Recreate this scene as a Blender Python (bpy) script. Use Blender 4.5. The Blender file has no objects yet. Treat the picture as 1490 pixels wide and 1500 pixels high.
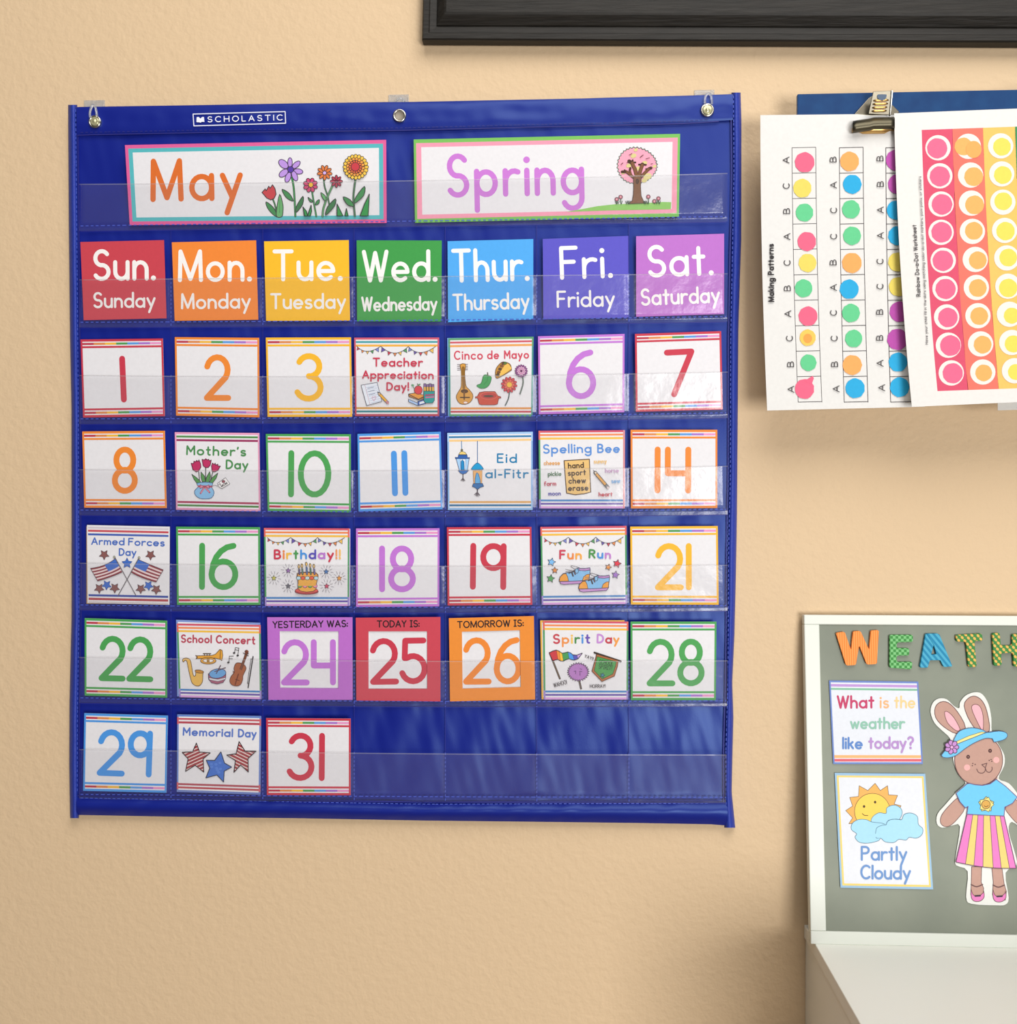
import bpy, math, random
from mathutils import Vector, Matrix, Euler, noise
random.seed(7)
SC = bpy.context.scene
COL = SC.collection
# ------------------------------------------------------------ camera, light, exposure
F_PX = 1550.0                       # focal length in pixels of the 1490 x 1500 frame
CAM = Vector((0.0, -1.035, 1.42))
PITCH = -0.85; YAW = 2.85; ROLL = 0.0
cam_data = bpy.data.cameras.new('camera'); cam = bpy.data.objects.new('camera', cam_data); COL.objects.link(cam)
cam.location = CAM
cam.rotation_euler = Euler((math.radians(90+PITCH), math.radians(ROLL), math.radians(YAW)), 'XYZ')
cam_data.sensor_fit = 'HORIZONTAL'; cam_data.sensor_width = 36.0; cam_data.lens = 36.0*F_PX/1490.0
cam_data.clip_start = 0.01
SC.camera = cam
CROT = cam.rotation_euler.to_matrix()
world = bpy.data.worlds.new('world'); SC.world = world; world.use_nodes = True
wb = world.node_tree.nodes['Background']; wb.inputs[0].default_value = (1.0, 0.97, 0.93, 1); wb.inputs[1].default_value = 0.10
def area(name, loc, target, sx, sy, power, color):
    l = bpy.data.lights.new(name, 'AREA'); l.shape = 'RECTANGLE'; l.size = sx; l.size_y = sy; l.energy = power; l.color = color
    o = bpy.data.objects.new(name, l); COL.objects.link(o); o.location = loc
    o.rotation_euler = (Vector(target)-Vector(loc)).to_track_quat('-Z', 'Y').to_euler()
    return o
area('window_daylight', (1.0, -2.9, 0.95), (-0.15, 0, 1.3), 1.0, 0.9, 70, (1.0, 0.985, 0.97))
area('ceiling_bounce', (0.35, -1.3, 2.85), (0.0, -0.3, 1.1), 1.6, 1.3, 38, (1.0, 0.97, 0.935))
SC.view_settings.view_transform = 'Standard'; SC.view_settings.look = 'None'
SC.view_settings.exposure = -0.22; SC.view_settings.gamma = 1.0; SC.view_settings.use_curve_mapping = False

# ------------------------------------------------------------ materials
def lin(h):
    h = h.lstrip('#'); r = []
    for i in (0, 2, 4):
        c = int(h[i:i+2], 16)/255.0
        r.append(c/12.92 if c <= 0.04045 else ((c+0.055)/1.055)**2.4)
    return (r[0], r[1], r[2], 1.0)
MATS = {}
def nt(m): return m.node_tree.nodes, m.node_tree.links
def base_mat(key, hexcol, rough=0.5, metal=0.0, spec=0.5):
    m = bpy.data.materials.new(key); m.use_nodes = True
    b = m.node_tree.nodes['Principled BSDF']
    b.inputs['Base Color'].default_value = lin(hexcol); b.inputs['Roughness'].default_value = rough
    b.inputs['Metallic'].default_value = metal; b.inputs['Specular IOR Level'].default_value = spec
    return m, b
def paper(hexcol):
    """printed paper ink: flat colour with the faint mottling of printed card"""
    k = 'paper_'+hexcol
    if k in MATS: return MATS[k]
    m, b = base_mat(k, hexcol, 0.55, 0, 0.25)
    N, L = nt(m)
    tc = N.new('ShaderNodeTexCoord'); n = N.new('ShaderNodeTexNoise'); n.inputs['Scale'].default_value = 320; n.inputs['Detail'].default_value = 3
    mr = N.new('ShaderNodeMapRange'); mr.inputs['To Min'].default_value = 0.94; mr.inputs['To Max'].default_value = 1.04
    mx = N.new('ShaderNodeMix'); mx.data_type = 'RGBA'; mx.blend_type = 'MULTIPLY'; mx.inputs[0].default_value = 1.0
    mx.inputs[6].default_value = lin(hexcol)
    L.new(tc.outputs['Object'], n.inputs['Vector']); L.new(n.outputs['Fac'], mr.inputs['Value']); L.new(mr.outputs['Result'], mx.inputs[7])
    L.new(mx.outputs[2], b.inputs['Base Color'])
    MATS[k] = m; return m
def bumpy(m, b, scale, strength, dist, detail=4, coord='Object', stretch=None):
    N, L = nt(m)
    tc = N.new('ShaderNodeTexCoord'); n = N.new('ShaderNodeTexNoise'); n.inputs['Scale'].default_value = scale; n.inputs['Detail'].default_value = detail
    src = tc.outputs[coord]
    if stretch:
        mp = N.new('ShaderNodeMapping'); mp.inputs['Scale'].default_value = stretch; L.new(src, mp.inputs['Vector']); src = mp.outputs['Vector']
    bp = N.new('ShaderNodeBump'); bp.inputs['Strength'].default_value = strength; bp.inputs['Distance'].default_value = dist
    L.new(src, n.inputs['Vector']); L.new(n.outputs['Fac'], bp.inputs['Height']); L.new(bp.outputs['Normal'], b.inputs['Normal'])
    return n, bp, src
def ramp_color(m, b, fac, cols):
    N, L = nt(m)
    r = N.new('ShaderNodeValToRGB')
    while len(r.color_ramp.elements) > len(cols): r.color_ramp.elements.remove(r.color_ramp.elements[-1])
    while len(r.color_ramp.elements) < len(cols): r.color_ramp.elements.new(1.0)
    for e, (p, c) in zip(r.color_ramp.elements, cols): e.position = p; e.color = lin(c)
    L.new(fac, r.inputs['Fac']); L.new(r.outputs['Color'], b.inputs['Base Color'])
    return r
# wall paint with orange-peel texture
M_WALL, b = base_mat('wall_paint', 'DABF9B', 0.62, 0, 0.25)
n, bp, src = bumpy(M_WALL, b, 170, 0.34, 0.0022, 2)
# blue nylon
M_NYLON, b = base_mat('blue_nylon', '101C84', 0.41, 0, 0.6)
b.inputs['Specular Tint'].default_value = (0.45, 0.70, 1.0, 1)
n, bp, src = bumpy(M_NYLON, b, 900, 0.12, 0.0004, 2)
M_BIND, b = base_mat('blue_binding_tape', '2038A0', 0.55, 0, 0.5)
bumpy(M_BIND, b, 500, 0.5, 0.0006, 3)
M_THREAD, b = base_mat('pale_thread', '4256BE', 0.6)
M_THREADD, b = base_mat('dark_thread', '141A78', 0.6)
M_HEMLINE, b = base_mat('seam_fold', '1A1F86', 0.5)
# clear vinyl film
def film(key, haze, tint, rough):
    m = bpy.data.materials.new(key); m.use_nodes = True; N, L = nt(m); N.clear()
    out = N.new('ShaderNodeOutputMaterial'); tr = N.new('ShaderNodeBsdfTransparent'); tr.inputs[0].default_value = (tint, tint, tint*1.005, 1)
    df = N.new('ShaderNodeBsdfDiffuse'); df.inputs[0].default_value = (0.62, 0.60, 0.62, 1)
    gl = N.new('ShaderNodeBsdfGlossy'); gl.inputs[0].default_value = (1, 1, 1, 1); gl.inputs['Roughness'].default_value = rough
    tc = N.new('ShaderNodeTexCoord'); no = N.new('ShaderNodeTexNoise'); no.inputs['Scale'].default_value = 28; no.inputs['Detail'].default_value = 5
    bp = N.new('ShaderNodeBump'); bp.inputs['Strength'].default_value = 0.35; bp.inputs['Distance'].default_value = 0.004
    L.new(tc.outputs['Object'], no.inputs['Vector']); L.new(no.outputs['Fac'], bp.inputs['Height']); L.new(bp.outputs['Normal'], gl.inputs['Normal'])
    m1 = N.new('ShaderNodeMixShader'); m1.inputs[0].default_value = haze; L.new(tr.outputs[0], m1.inputs[1]); L.new(df.outputs[0], m1.inputs[2])
    m2 = N.new('ShaderNodeMixShader'); m2.inputs[0].default_value = 0.032; L.new(m1.outputs[0], m2.inputs[1]); L.new(gl.outputs[0], m2.inputs[2])
    L.new(m2.outputs[0], out.inputs[0]); return m
M_FILM = film('clear_vinyl', 0.045, 0.965, 0.22)
M_FILMEDGE = film('clear_vinyl_edge', 0.22, 0.9, 0.3)
M_CLEAR, b = base_mat('clear_plastic', 'F4F6F8', 0.06, 0, 0.5)
b.inputs['Transmission Weight'].default_value = 0.78; b.inputs['IOR'].default_value = 1.35
M_CHROME, b = base_mat('nickel_metal', 'C9C6BE', 0.22, 1.0)
M_STEEL, b = base_mat('clip_steel', '7A7466', 0.3, 1.0)
M_HOLE, b = base_mat('dark_hole', '201C18', 0.8)
# black stained wood
M_BLACKWOOD, b = base_mat('black_stained_wood', '2B2926', 0.5, 0, 0.25)
n, bp, src = bumpy(M_BLACKWOOD, b, 30, 0.3, 0.002, 6, 'Object', (1, 12, 12))
ramp_color(M_BLACKWOOD, b, n.outputs['Fac'], [(0.3, '1D1B18'), (0.7, '292622')])
M_SLATE, b = base_mat('dark_panel', '303231', 0.7)
M_BLUEBOARD, b = base_mat('blue_hardboard', '1F4F8C', 0.6, 0, 0.2)
n, bp, src = bumpy(M_BLUEBOARD, b, 60, 0.1, 0.001, 4)
ramp_color(M_BLUEBOARD, b, n.outputs['Fac'], [(0.3, '133A6C'), (0.7, '194678')])
M_BOARDEDGE, b = base_mat('lighter_board_edge', '4A6F9C', 0.6)  # edge faces of the board, a lighter blue
M_WHITEWOOD, b = base_mat('white_painted_wood', 'DFE3DA', 0.4, 0, 0.4)
bumpy(M_WHITEWOOD, b, 25, 0.08, 0.001, 4)
M_CABTOP, b = base_mat('white_laminate', 'F5F6EE', 0.45, 0, 0.4)
bumpy(M_CABTOP, b, 300, 0.03, 0.0003, 3)
# galvanised steel sheet
M_SHEET, b = base_mat('galvanised_sheet', '9EA397', 0.5, 0.15, 0.3)
n, bp, src = bumpy(M_SHEET, b, 14, 0.05, 0.002, 8)
ramp_color(M_SHEET, b, n.outputs['Fac'], [(0.25, '747A6E'), (0.75, '868B7D')])
M_FLOOR, b = base_mat('floor_carpet', '8A7866', 0.9)
n, bp, src = bumpy(M_FLOOR, b, 200, 0.5, 0.004, 3)
# patterned foam for the letter magnets
def stripe_mat(key, c1, c2, scale, angle, rough=0.6, checker=False):
    m, b = base_mat(key, c1, rough, 0, 0.3); N, L = nt(m)
    tc = N.new('ShaderNodeTexCoord'); mp = N.new('ShaderNodeMapping'); mp.inputs['Rotation'].default_value = (0, math.radians(angle), 0)
    L.new(tc.outputs['Object'], mp.inputs['Vector'])
    if checker:
        mp.inputs['Location'].default_value = (0, 0.0071, 0)
        t = N.new('ShaderNodeTexChecker'); t.inputs['Scale'].default_value = scale; t.inputs['Color1'].default_value = lin(c1); t.inputs['Color2'].default_value = lin(c2)
        cm = N.new('ShaderNodeVectorMath'); cm.operation = 'MULTIPLY'; cm.inputs[1].default_value = (1, 0, 1)
        ad = N.new('ShaderNodeVectorMath'); ad.operation = 'ADD'; ad.inputs[1].default_value = (0, 0.25/scale, 0)
        L.new(mp.outputs['Vector'], cm.inputs[0]); L.new(cm.outputs[0], ad.inputs[0]); L.new(ad.outputs[0], t.inputs['Vector'])
        L.new(t.outputs['Color'], b.inputs['Base Color'])
    else:
        w = N.new('ShaderNodeTexWave'); w.bands_direction = 'X'; w.inputs['Scale'].default_value = scale
        L.new(mp.outputs['Vector'], w.inputs['Vector']); ramp_color(m, b, w.outputs['Fac'], [(0.4, c1), (0.6, c2)])
    return m
def plaid_mat(key, c1, c2, scale, angle):
    """green diagonal bars with rows of yellow blocks between"""
    m, b = base_mat(key, c1, 0.6, 0, 0.3); N, L = nt(m)
    tc = N.new('ShaderNodeTexCoord'); ws = []
    for a in (angle, angle+90):
        mp = N.new('ShaderNodeMapping'); mp.inputs['Rotation'].default_value = (0, math.radians(a), 0); L.new(tc.outputs['Object'], mp.inputs['Vector'])
        w = N.new('ShaderNodeTexWave'); w.bands_direction = 'X'; w.inputs['Scale'].default_value = scale if a == angle else scale*1.1
        L.new(mp.outputs['Vector'], w.inputs['Vector']); ws.append(w)
    hf = N.new('ShaderNodeMath'); hf.operation = 'MULTIPLY_ADD'; hf.inputs[1].default_value = 0.55; hf.inputs[2].default_value = 0.35; L.new(ws[1].outputs['Fac'], hf.inputs[0])
    ml = N.new('ShaderNodeMath'); ml.operation = 'MULTIPLY'; L.new(ws[0].outputs['Fac'], ml.inputs[0]); L.new(hf.outputs[0], ml.inputs[1])
    ramp_color(m, b, ml.outputs[0], [(0.34, c1), (0.42, c2)])
    return m

# ------------------------------------------------------------ place on real surfaces
def ray(px, py):
    return CROT @ Vector(((px-745.0)/F_PX, (750.0-py)/F_PX, -1.0))
def hit(px, py, depth):
    """point seen at pixel (px,py) on the surface y = -depth(x, z)"""
    d = ray(px, py); s = (0.0-CAM.y)/d.y
    p = CAM + d*s
    if not callable(depth):
        return CAM + d*((-depth-CAM.y)/d.y)
    for _ in range(6):
        p = CAM + d*((-depth(p.x, p.z)-CAM.y)/d.y)
    return p
def hitz(px, py, z):
    d = ray(px, py); return CAM + d*((z-CAM.z)/d.z)

def props(o, label=None, cat=None, group=None, kind=None):
    if label: o['label'] = label
    if cat: o['category'] = cat
    if group: o['group'] = group
    if kind: o['kind'] = kind
    return o
def empty(name, loc, label=None, cat=None, group=None):
    o = bpy.data.objects.new(name, None); COL.objects.link(o); o.location = loc; o.empty_display_size = 0.02
    return props(o, label, cat, group)
def link(name, verts, faces, mats, midx=None, parent=None, smooth=False, origin=None):
    """one mesh object from world-space verts"""
    vs = [Vector(v) for v in verts]
    if origin is None:
        lo = Vector((min(v.x for v in vs), min(v.y for v in vs), min(v.z for v in vs))); hi = Vector((max(v.x for v in vs), max(v.y for v in vs), max(v.z for v in vs)))
        origin = (lo+hi)/2
    me = bpy.data.meshes.new(name); me.from_pydata([v-origin for v in vs], [], faces)
    for m in mats: me.materials.append(m)
    if midx: me.polygons.foreach_set('material_index', midx)
    if smooth: me.polygons.foreach_set('use_smooth', [True]*len(me.polygons))
    me.validate(); me.update()
    o = bpy.data.objects.new(name, me); COL.objects.link(o)
    if parent: o.parent = parent; o.location = origin-parent.location if parent.parent is None else origin-parent.location-parent.parent.location
    else: o.location = origin
    return o
def boxv(lo, hi):
    x0, y0, z0 = lo; x1, y1, z1 = hi
    v = [(x0,y0,z0),(x1,y0,z0),(x1,y1,z0),(x0,y1,z0),(x0,y0,z1),(x1,y0,z1),(x1,y1,z1),(x0,y1,z1)]
    f = [(3,2,1,0),(4,5,6,7),(0,1,5,4),(1,2,6,5),(2,3,7,6),(3,0,4,7)]
    return v, f
def box(name, lo, hi, mat, parent=None, bevel=0.0):
    v, f = boxv(lo, hi); o = link(name, v, f, [mat], None, parent)
    if bevel: md = o.modifiers.new('bevel', 'BEVEL'); md.width = bevel; md.segments = 2
    return o

# ------------------------------------------------------------ single-stroke hand-print alphabet (cap height 10)
G = {
'0':(7.2,['@3.6,5,3.6,5,90,450']),'1':(0,['0,0 0,10']),'2':(6.2,['@3,6.9,3,3.1,165,-36 0,0 6.2,0']),
'3':(5.6,['@2.8,7.6,2.5,2.4,155,-80 @2.7,2.65,2.9,2.65,88,-155']),'4':(5.2,['0,10 0,4.2 5.2,4.2','5.2,10 5.2,0']),
'5':(6,['5.8,10 0.9,10 0.7,5.7 @2.9,3.1,3.1,3.1,120,-160']),'6':(6,['@5.7,3.3,5.6,6.7,92,178 @3,3.1,3,3.1,180,540']),
'7':(5.8,['0,10 5.8,10 1.9,0']),'8':(5.8,['@2.9,7.45,2.45,2.55,90,450','@2.9,2.55,2.9,2.55,90,450']),'9':(5.3,['@2.65,7.3,2.65,2.7,90,450','5.3,10 5.3,0']),
'A':(7,['0,0 3.5,10 7,0','1.2,3.4 5.8,3.4']),'B':(5.6,['0,0 0,10 2.4,10 @2.4,7.6,2.5,2.4,90,-90 0,5.2','2.4,5.2 @2.6,2.6,3,2.6,90,-90 0,0']),
'C':(7,['@4,5,4,5,48,312']),'D':(6.4,['0,0 0,10 1.8,10 @1.8,5,4.6,5,90,-90 0,0']),'E':(5,['5,10 0,10 0,0 5,0','0,5.2 4.3,5.2']),
'F':(5,['5,10 0,10 0,0','0,5.3 4.2,5.3']),'H':(6.4,['0,0 0,10','6.4,0 6.4,10','0,5.2 6.4,5.2']),'I':(3,['1.5,0 1.5,10','0,10 3,10','0,0 3,0']),
'|':(0,['0,0 0,10']),'L':(4.6,['0,10 0,0 4.6,0']),'M':(8.2,['0,0 0.3,10 4.1,0.4 7.9,10 8.2,0']),'O':(8,['@4,5,4,5,90,450']),
'P':(5.6,['0,0 0,10 2.8,10 @2.8,7.5,2.8,2.5,90,-90 0,5']),'R':(5.8,['0,0 0,10 2.8,10 @2.8,7.5,2.7,2.5,90,-90 0,5','2.4,5 5.8,0']),
'S':(5.6,['@2.9,7.45,2.6,2.55,35,275 @2.8,2.5,2.8,2.5,88,-150']),'T':(6.6,['0,10 6.6,10','3.3,10 3.3,0']),'W':(9.2,['0,10 2.4,0 4.6,9.6 6.8,0 9.2,10']),
'Y':(6,['0,10 3,5 6,10','3,5 3,0']),
'a':(5.8,['@2.9,2.9,2.9,2.9,90,450','5.8,6 5.8,0']),'b':(5.8,['0,10 0,0','@2.9,2.9,2.9,2.9,90,450']),'c':(5,['@2.9,2.9,2.9,2.9,45,315']),'d':(5.8,['@2.9,2.9,2.9,2.9,90,450','5.8,10 5.8,0']),
'e':(5.8,['0.1,2.9 5.8,2.9 @2.9,2.9,2.9,2.9,0,312']),'f':(3.8,['@3.3,8.2,1.9,1.8,60,180 1.4,0','0,5.8 3.4,5.8']),'g':(5.8,['@2.9,2.9,2.9,2.9,90,450','5.8,6 5.8,-1.4 @2.9,-1.4,2.9,2.6,0,-155']),
'h':(5,['0,10 0,0','0,3.2 @2.5,3.2,2.5,2.7,180,0 5,0']),'i':(0,['0,0 0,6','.0,8.7']),'k':(4.4,['0,0 0,10','4,6 0,2.7','1.5,4 4.4,0']),'l':(0,['0,0 0,10']),
'm':(7.8,['0,0 0,6','0,3.4 @1.95,3.6,1.95,2.3,180,0 3.9,0','3.9,3.4 @5.85,3.6,1.95,2.3,180,0 7.8,0']),'n':(5,['0,0 0,6','0,3.2 @2.5,3.2,2.5,2.7,180,0 5,0']),'o':(5.8,['@2.9,2.9,2.9,2.9,90,450']),
'p':(5.8,['0,6 0,-4','@2.9,2.9,2.9,2.9,90,450']),'r':(3.6,['0,0 0,6','0,2.8 @2.8,3,2.8,2.9,180,65']),'s':(4.2,['@2.2,4.45,2,1.45,40,270 @2.1,1.5,2.1,1.5,90,-145']),
't':(3.6,['1.8,9 1.8,0','0,6 3.6,6']),'u':(5,['0,6 0,2.6 @2.5,2.6,2.5,2.6,180,360 5,6','5,6 5,0']),'v':(5,['0,6 2.5,0 5,6']),'w':(7.4,['0,6 1.9,0 3.7,5.6 5.5,0 7.4,6']),'x':(4.8,['0,6 4.8,0','0,0 4.8,6']),
'y':(5.2,['0,6 2.7,0.4','5.2,6 1.2,-3.8']),'.':(0,['.0,0.2']),'!':(0,['0,10 0,3.2','.0,0.2']),"'":(0.4,['0.4,9.6 0,7.8']),'-':(3,['0,3.6 3,3.6']),':':(0,['.0,1','.0,5.2']),
'?':(4.8,['@2.4,7.6,2.4,2.4,160,-60 2.4,4.6 2.4,3','.2.4,0.2']),',':(0.4,['0.4,0.6 0,-1.2']),
}
GK = {'M':(7.4,['0,0 0.2,10 3.7,3.4 7.2,10 7.4,0']),'t':(3.6,['1.5,9.2 1.5,1.6 @3,1.6,1.5,1.6,180,285','0,6 3.4,6'])}
def glyph_paths(ch, style):
    w, ss = (GK[ch] if style == 'k' and ch in GK else G[ch]); out = []
    for s in ss:
        if s[0] == '.':
            x, y = [float(v) for v in s[1:].split(',')]; out.append([(x, y)]); continue
        pts = []
        for tok in s.split():
            if tok[0] == '@':
                cx, cy, rx, ry, a0, a1 = [float(v) for v in tok[1:].split(',')]
                n = max(4, int(abs(a1-a0)/17))
                for i in range(n+1):
                    a = math.radians(a0+(a1-a0)*i/n); pts.append((cx+rx*math.cos(a), cy+ry*math.sin(a)))
            else:
                x, y = tok.split(','); pts.append((float(x), float(y)))
        out.append(pts)
    return w, out

def smooth_closed(pts, n=5, closed=True):
    out = []; m = len(pts)
    for i in range(m if closed else m-1):
        p0, p1, p2, p3 = (pts[(i-1) % m], pts[i], pts[(i+1) % m], pts[(i+2) % m]) if closed else (pts[max(i-1,0)], pts[i], pts[i+1], pts[min(i+2,m-1)])
        for k in range(n):
            t = k/n; r = []
            for a in (0, 1):
                r.append(0.5*(2*p1[a]+(p2[a]-p0[a])*t+(2*p0[a]-5*p1[a]+4*p2[a]-p3[a])*t*t+(3*p1[a]-p0[a]-3*p2[a]+p3[a])*t**3))
            out.append(tuple(r))
    if not closed: out.append(pts[-1])
    return out
INK = '2E2A30'
EPS = 7e-6
class Art:
    """a sheet of card or paper and everything printed on it, as one mesh on a real surface y = -depth(x,z)"""
    def __init__(s, depth, zoom=(0, 0, 1.0)):
        s.depth = depth; s.V = []; s.F = []; s.M = []; s.mats = []; s.layer = 0; s.zm = zoom; s.q = None
    def z(s, ox, oy, sc): s.zm = (ox, oy, sc); return s
    def mi(s, c):
        m = paper(c) if isinstance(c, str) else c
        if m not in s.mats: s.mats.append(m)
        return s.mats.index(m)
    def up(s): s.layer += 1
    def pt(s, p, raw=False, dy=0.0):
        ox, oy, sc = s.zm
        x, y = (p if raw else (ox+p[0]*sc, oy+p[1]*sc))
        v = hit(x, y, s.depth); v.y -= s.layer*EPS-dy
        s.V.append(v); return len(s.V)-1
    def face(s, pts, c, raw=False):
        a = sum(pts[i][0]*pts[(i+1) % len(pts)][1]-pts[(i+1) % len(pts)][0]*pts[i][1] for i in range(len(pts)))
        if a > 0: pts = pts[::-1]
        s.F.append([s.pt(p, raw) for p in pts]); s.M.append(s.mi(c))
    def body(s, pts, c, thick=0.0004, raw=True, edge=None):
        """the sheet itself, with thickness"""
        a = sum(pts[i][0]*pts[(i+1) % len(pts)][1]-pts[(i+1) % len(pts)][0]*pts[i][1] for i in range(len(pts)))
        if a > 0: pts = pts[::-1]
        f = [s.pt(p, raw) for p in pts]; k = [s.pt(p, raw, thick) for p in pts]
        s.F.append(f); s.M.append(s.mi(c)); e = s.mi(edge or c)
        s.F.append(k[::-1]); s.M.append(s.mi('E8E6E2' if isinstance(c, str) else c))
        for i in range(len(f)):
            j = (i+1) % len(f); s.F.append([f[i], k[i], k[j], f[j]]); s.M.append(e)
        s.up(); return s
    def card(s, q): s.q = q; return s
    def uv(s, u, v):
        a, b, c, d = s.q
        return tuple((a[i]*(1-u)+b[i]*u)*(1-v)+(d[i]*(1-u)+c[i]*u)*v for i in (0, 1))
    def rect(s, u0, v0, u1, v1, c):
        s.face([s.uv(u0, v0), s.uv(u1, v0), s.uv(u1, v1), s.uv(u0, v1)], c, True); s.up()
    def poly(s, pts, c, w=0, ink=INK, sm=0):
        if sm: pts = smooth_closed(pts, sm)
        s.face(pts, c); s.up()
        if w: s.line(pts, w, ink, True)
    def ell(s, cx, cy, rx, ry, c, w=0, ink=INK, rot=0, n=20):
        cr, sr = math.cos(math.radians(rot)), math.sin(math.radians(rot)); pts = []
        for i in range(n):
            a = 2*math.pi*i/n; x, y = rx*math.cos(a), ry*math.sin(a); pts.append((cx+x*cr-y*sr, cy+x*sr+y*cr))
        s.poly(pts, c, w, ink)
    def disc(s, x, y, r, c, n=10):
        s.layer += 0.25
        s.face([(x+r*math.cos(2*math.pi*i/n), y+r*math.sin(2*math.pi*i/n)) for i in range(n)], c)
    def ribbon(s, pts, w, c):
        s.layer += 0.25; L0 = s.layer
        m = len(pts); L = []; R = []; h = w/2
        for i in range(m):
            a = pts[max(i-1, 0)]; b = pts[min(i+1, m-1)]; p = pts[i]
            dx, dy = b[0]-a[0], b[1]-a[1]; l = math.hypot(dx, dy) or 1e-9; nx, ny = -dy/l, dx/l; k = 1.0
            if 0 < i < m-1:
                ex, ey = p[0]-a[0], p[1]-a[1]; le = math.hypot(ex, ey) or 1e-9
                k = 1.0/max(0.6, abs((-ey/le)*nx+(ex/le)*ny))
            L.append((p[0]+nx*h*k, p[1]+ny*h*k)); R.append((p[0]-nx*h*k, p[1]-ny*h*k))
        il = []; ir = []; e = s.mi(c)
        for i in range(m):
            s.layer = L0+i*0.04; il.append(s.pt(L[i])); ir.append(s.pt(R[i]))
        for i in range(m-1): s.F.append([il[i], il[i+1], ir[i+1], ir[i]]); s.M.append(e)
    def line(s, pts, w, c, closed=False, cap=True, up=True):
        p2 = [pts[0]]
        for p in pts[1:]:
            if math.hypot(p[0]-p2[-1][0], p[1]-p2[-1][1]) > 1e-6: p2.append(p)
        if closed: p2.append(p2[0])
        if len(p2) == 1: s.disc(p2[0][0], p2[0][1], w*0.5, c, 12)
        else:
            nseg = 10 if w*s.zm[2] > 3 else 7
            cur = [p2[0]]
            if cap: s.disc(p2[0][0], p2[0][1], w*0.5, c, nseg)
            for i in range(1, len(p2)):
                cur.append(p2[i])
                if i < len(p2)-1:
                    a1 = math.atan2(p2[i][1]-p2[i-1][1], p2[i][0]-p2[i-1][0]); a2 = math.atan2(p2[i+1][1]-p2[i][1], p2[i+1][0]-p2[i][0])
                    d = abs((a2-a1+math.pi) % (2*math.pi)-math.pi)
                    if d > 0.7:
                        s.ribbon(cur, w, c); s.disc(p2[i][0], p2[i][1], w*0.5, c, nseg); cur = [p2[i]]
            s.ribbon(cur, w, c)
            if cap: s.disc(p2[-1][0], p2[-1][1], w*0.5, c, nseg)
        if up: s.up()
    def text(s, t, x0, y0, x1, y1, h, w, c, gap=2.6, style='', sp=4.5):
        """letter t along the base line (x0,y0)-(x1,y1): stroke centre lines fill that length"""
        xs = []; x = 0.0; prev = False
        for ch in t:
            if ch == ' ': x += sp; continue
            gw, ps = glyph_paths(ch, style)
            if prev: x += gap
            xs.append((x, ps, ch)); x += gw; prev = True
        W = max(x, 1e-6); L = math.hypot(x1-x0, y1-y0); dx, dy = (x1-x0)/L, (y1-y0)/L; ux, uy = dy, -dx
        kx = L/W if x > 0 else 0; ky = h/10.0
        for i, (xo, ps, ch) in enumerate(xs):
            col = c[i % len(c)] if isinstance(c, (list, tuple)) else c
            for p in ps:
                q = [(x0+dx*(xo+a)*kx+ux*b*ky, y0+dy*(xo+a)*kx+uy*b*ky) for a, b in p]
                s.line(q, w*(1.25 if len(q) == 1 else 1), col, up=False)
        s.up()
    def build(s, name, label=None, cat=None, group=None, parent=None, kind=None):
        o = link(name, s.V, s.F, s.mats, s.M, parent)
        return props(o, label, cat, group, kind)
# ------------------------------------------------------------ the setting
v, f = boxv((-1.9, 0.0, 0.0), (2.3, 0.10, 2.6)); props(link('wall_back', v, f, [M_WALL]), kind='structure')
v, f = boxv((-1.9, -2.6, -0.06), (2.3, 0.0, 0.0)); props(link('floor', v, f, [M_FLOOR]), kind='structure')

def lerp_tab(tab, t):
    if t <= tab[0][0]: return tab[0][1]
    for (a, va), (b_, vb) in zip(tab, tab[1:]):
        if t <= b_: return va+(vb-va)*(t-a)/(b_-a)
    return tab[-1][1]
def grid_px(fn, nu, nv):
    """fn(u,v) -> (px,py,depth); returns verts, faces facing the room"""
    V = []; F = []
    for j in range(nv+1):
        for i in range(nu+1):
            x, y, d = fn(i/nu, j/nv); V.append(hit(x, y, d))
    for j in range(nv):
        for i in range(nu):
            a = j*(nu+1)+i; F.append((a, a+nu+1, a+nu+2, a+1))
    return V, F
def tube(pts, rad, n=10, cyc=False):
    P = [Vector(p) for p in pts]; V = []; F = []; m = len(P)
    for i in range(m):
        t = (P[(i+1) % m if cyc else min(i+1, m-1)]-P[(i-1) % m if cyc else max(i-1, 0)]).normalized()
        a = t.cross(Vector((0.13, 1, 0.21))).normalized(); b_ = t.cross(a)
        r = rad[i] if isinstance(rad, (list, tuple)) else rad
        for k in range(n):
            an = 2*math.pi*k/n; V.append(P[i]+a*(r*math.cos(an))+b_*(r*math.sin(an)))
    for i in range(m if cyc else m-1):
        for k in range(n):
            j = (i+1) % m; F.append((i*n+k, i*n+(k+1) % n, j*n+(k+1) % n, j*n+k))
    if not cyc: F += [tuple(range(n))[::-1], tuple(range((m-1)*n, m*n))]
    return V, F
def lathe_y(c, prof, n=32):
    """profile (radius, towards the room) turned about the axis through c that points into the room"""
    V = []; F = []; m = len(prof)
    for r, d in prof:
        for k in range(n):
            a = 2*math.pi*k/n; V.append(Vector((c.x+r*math.cos(a), c.y-d, c.z+r*math.sin(a))))
    for i in range(m-1):
        for k in range(n):
            F.append((i*n+k, i*n+(k+1) % n, (i+1)*n+(k+1) % n, (i+1)*n+k))
    return V, F

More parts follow.
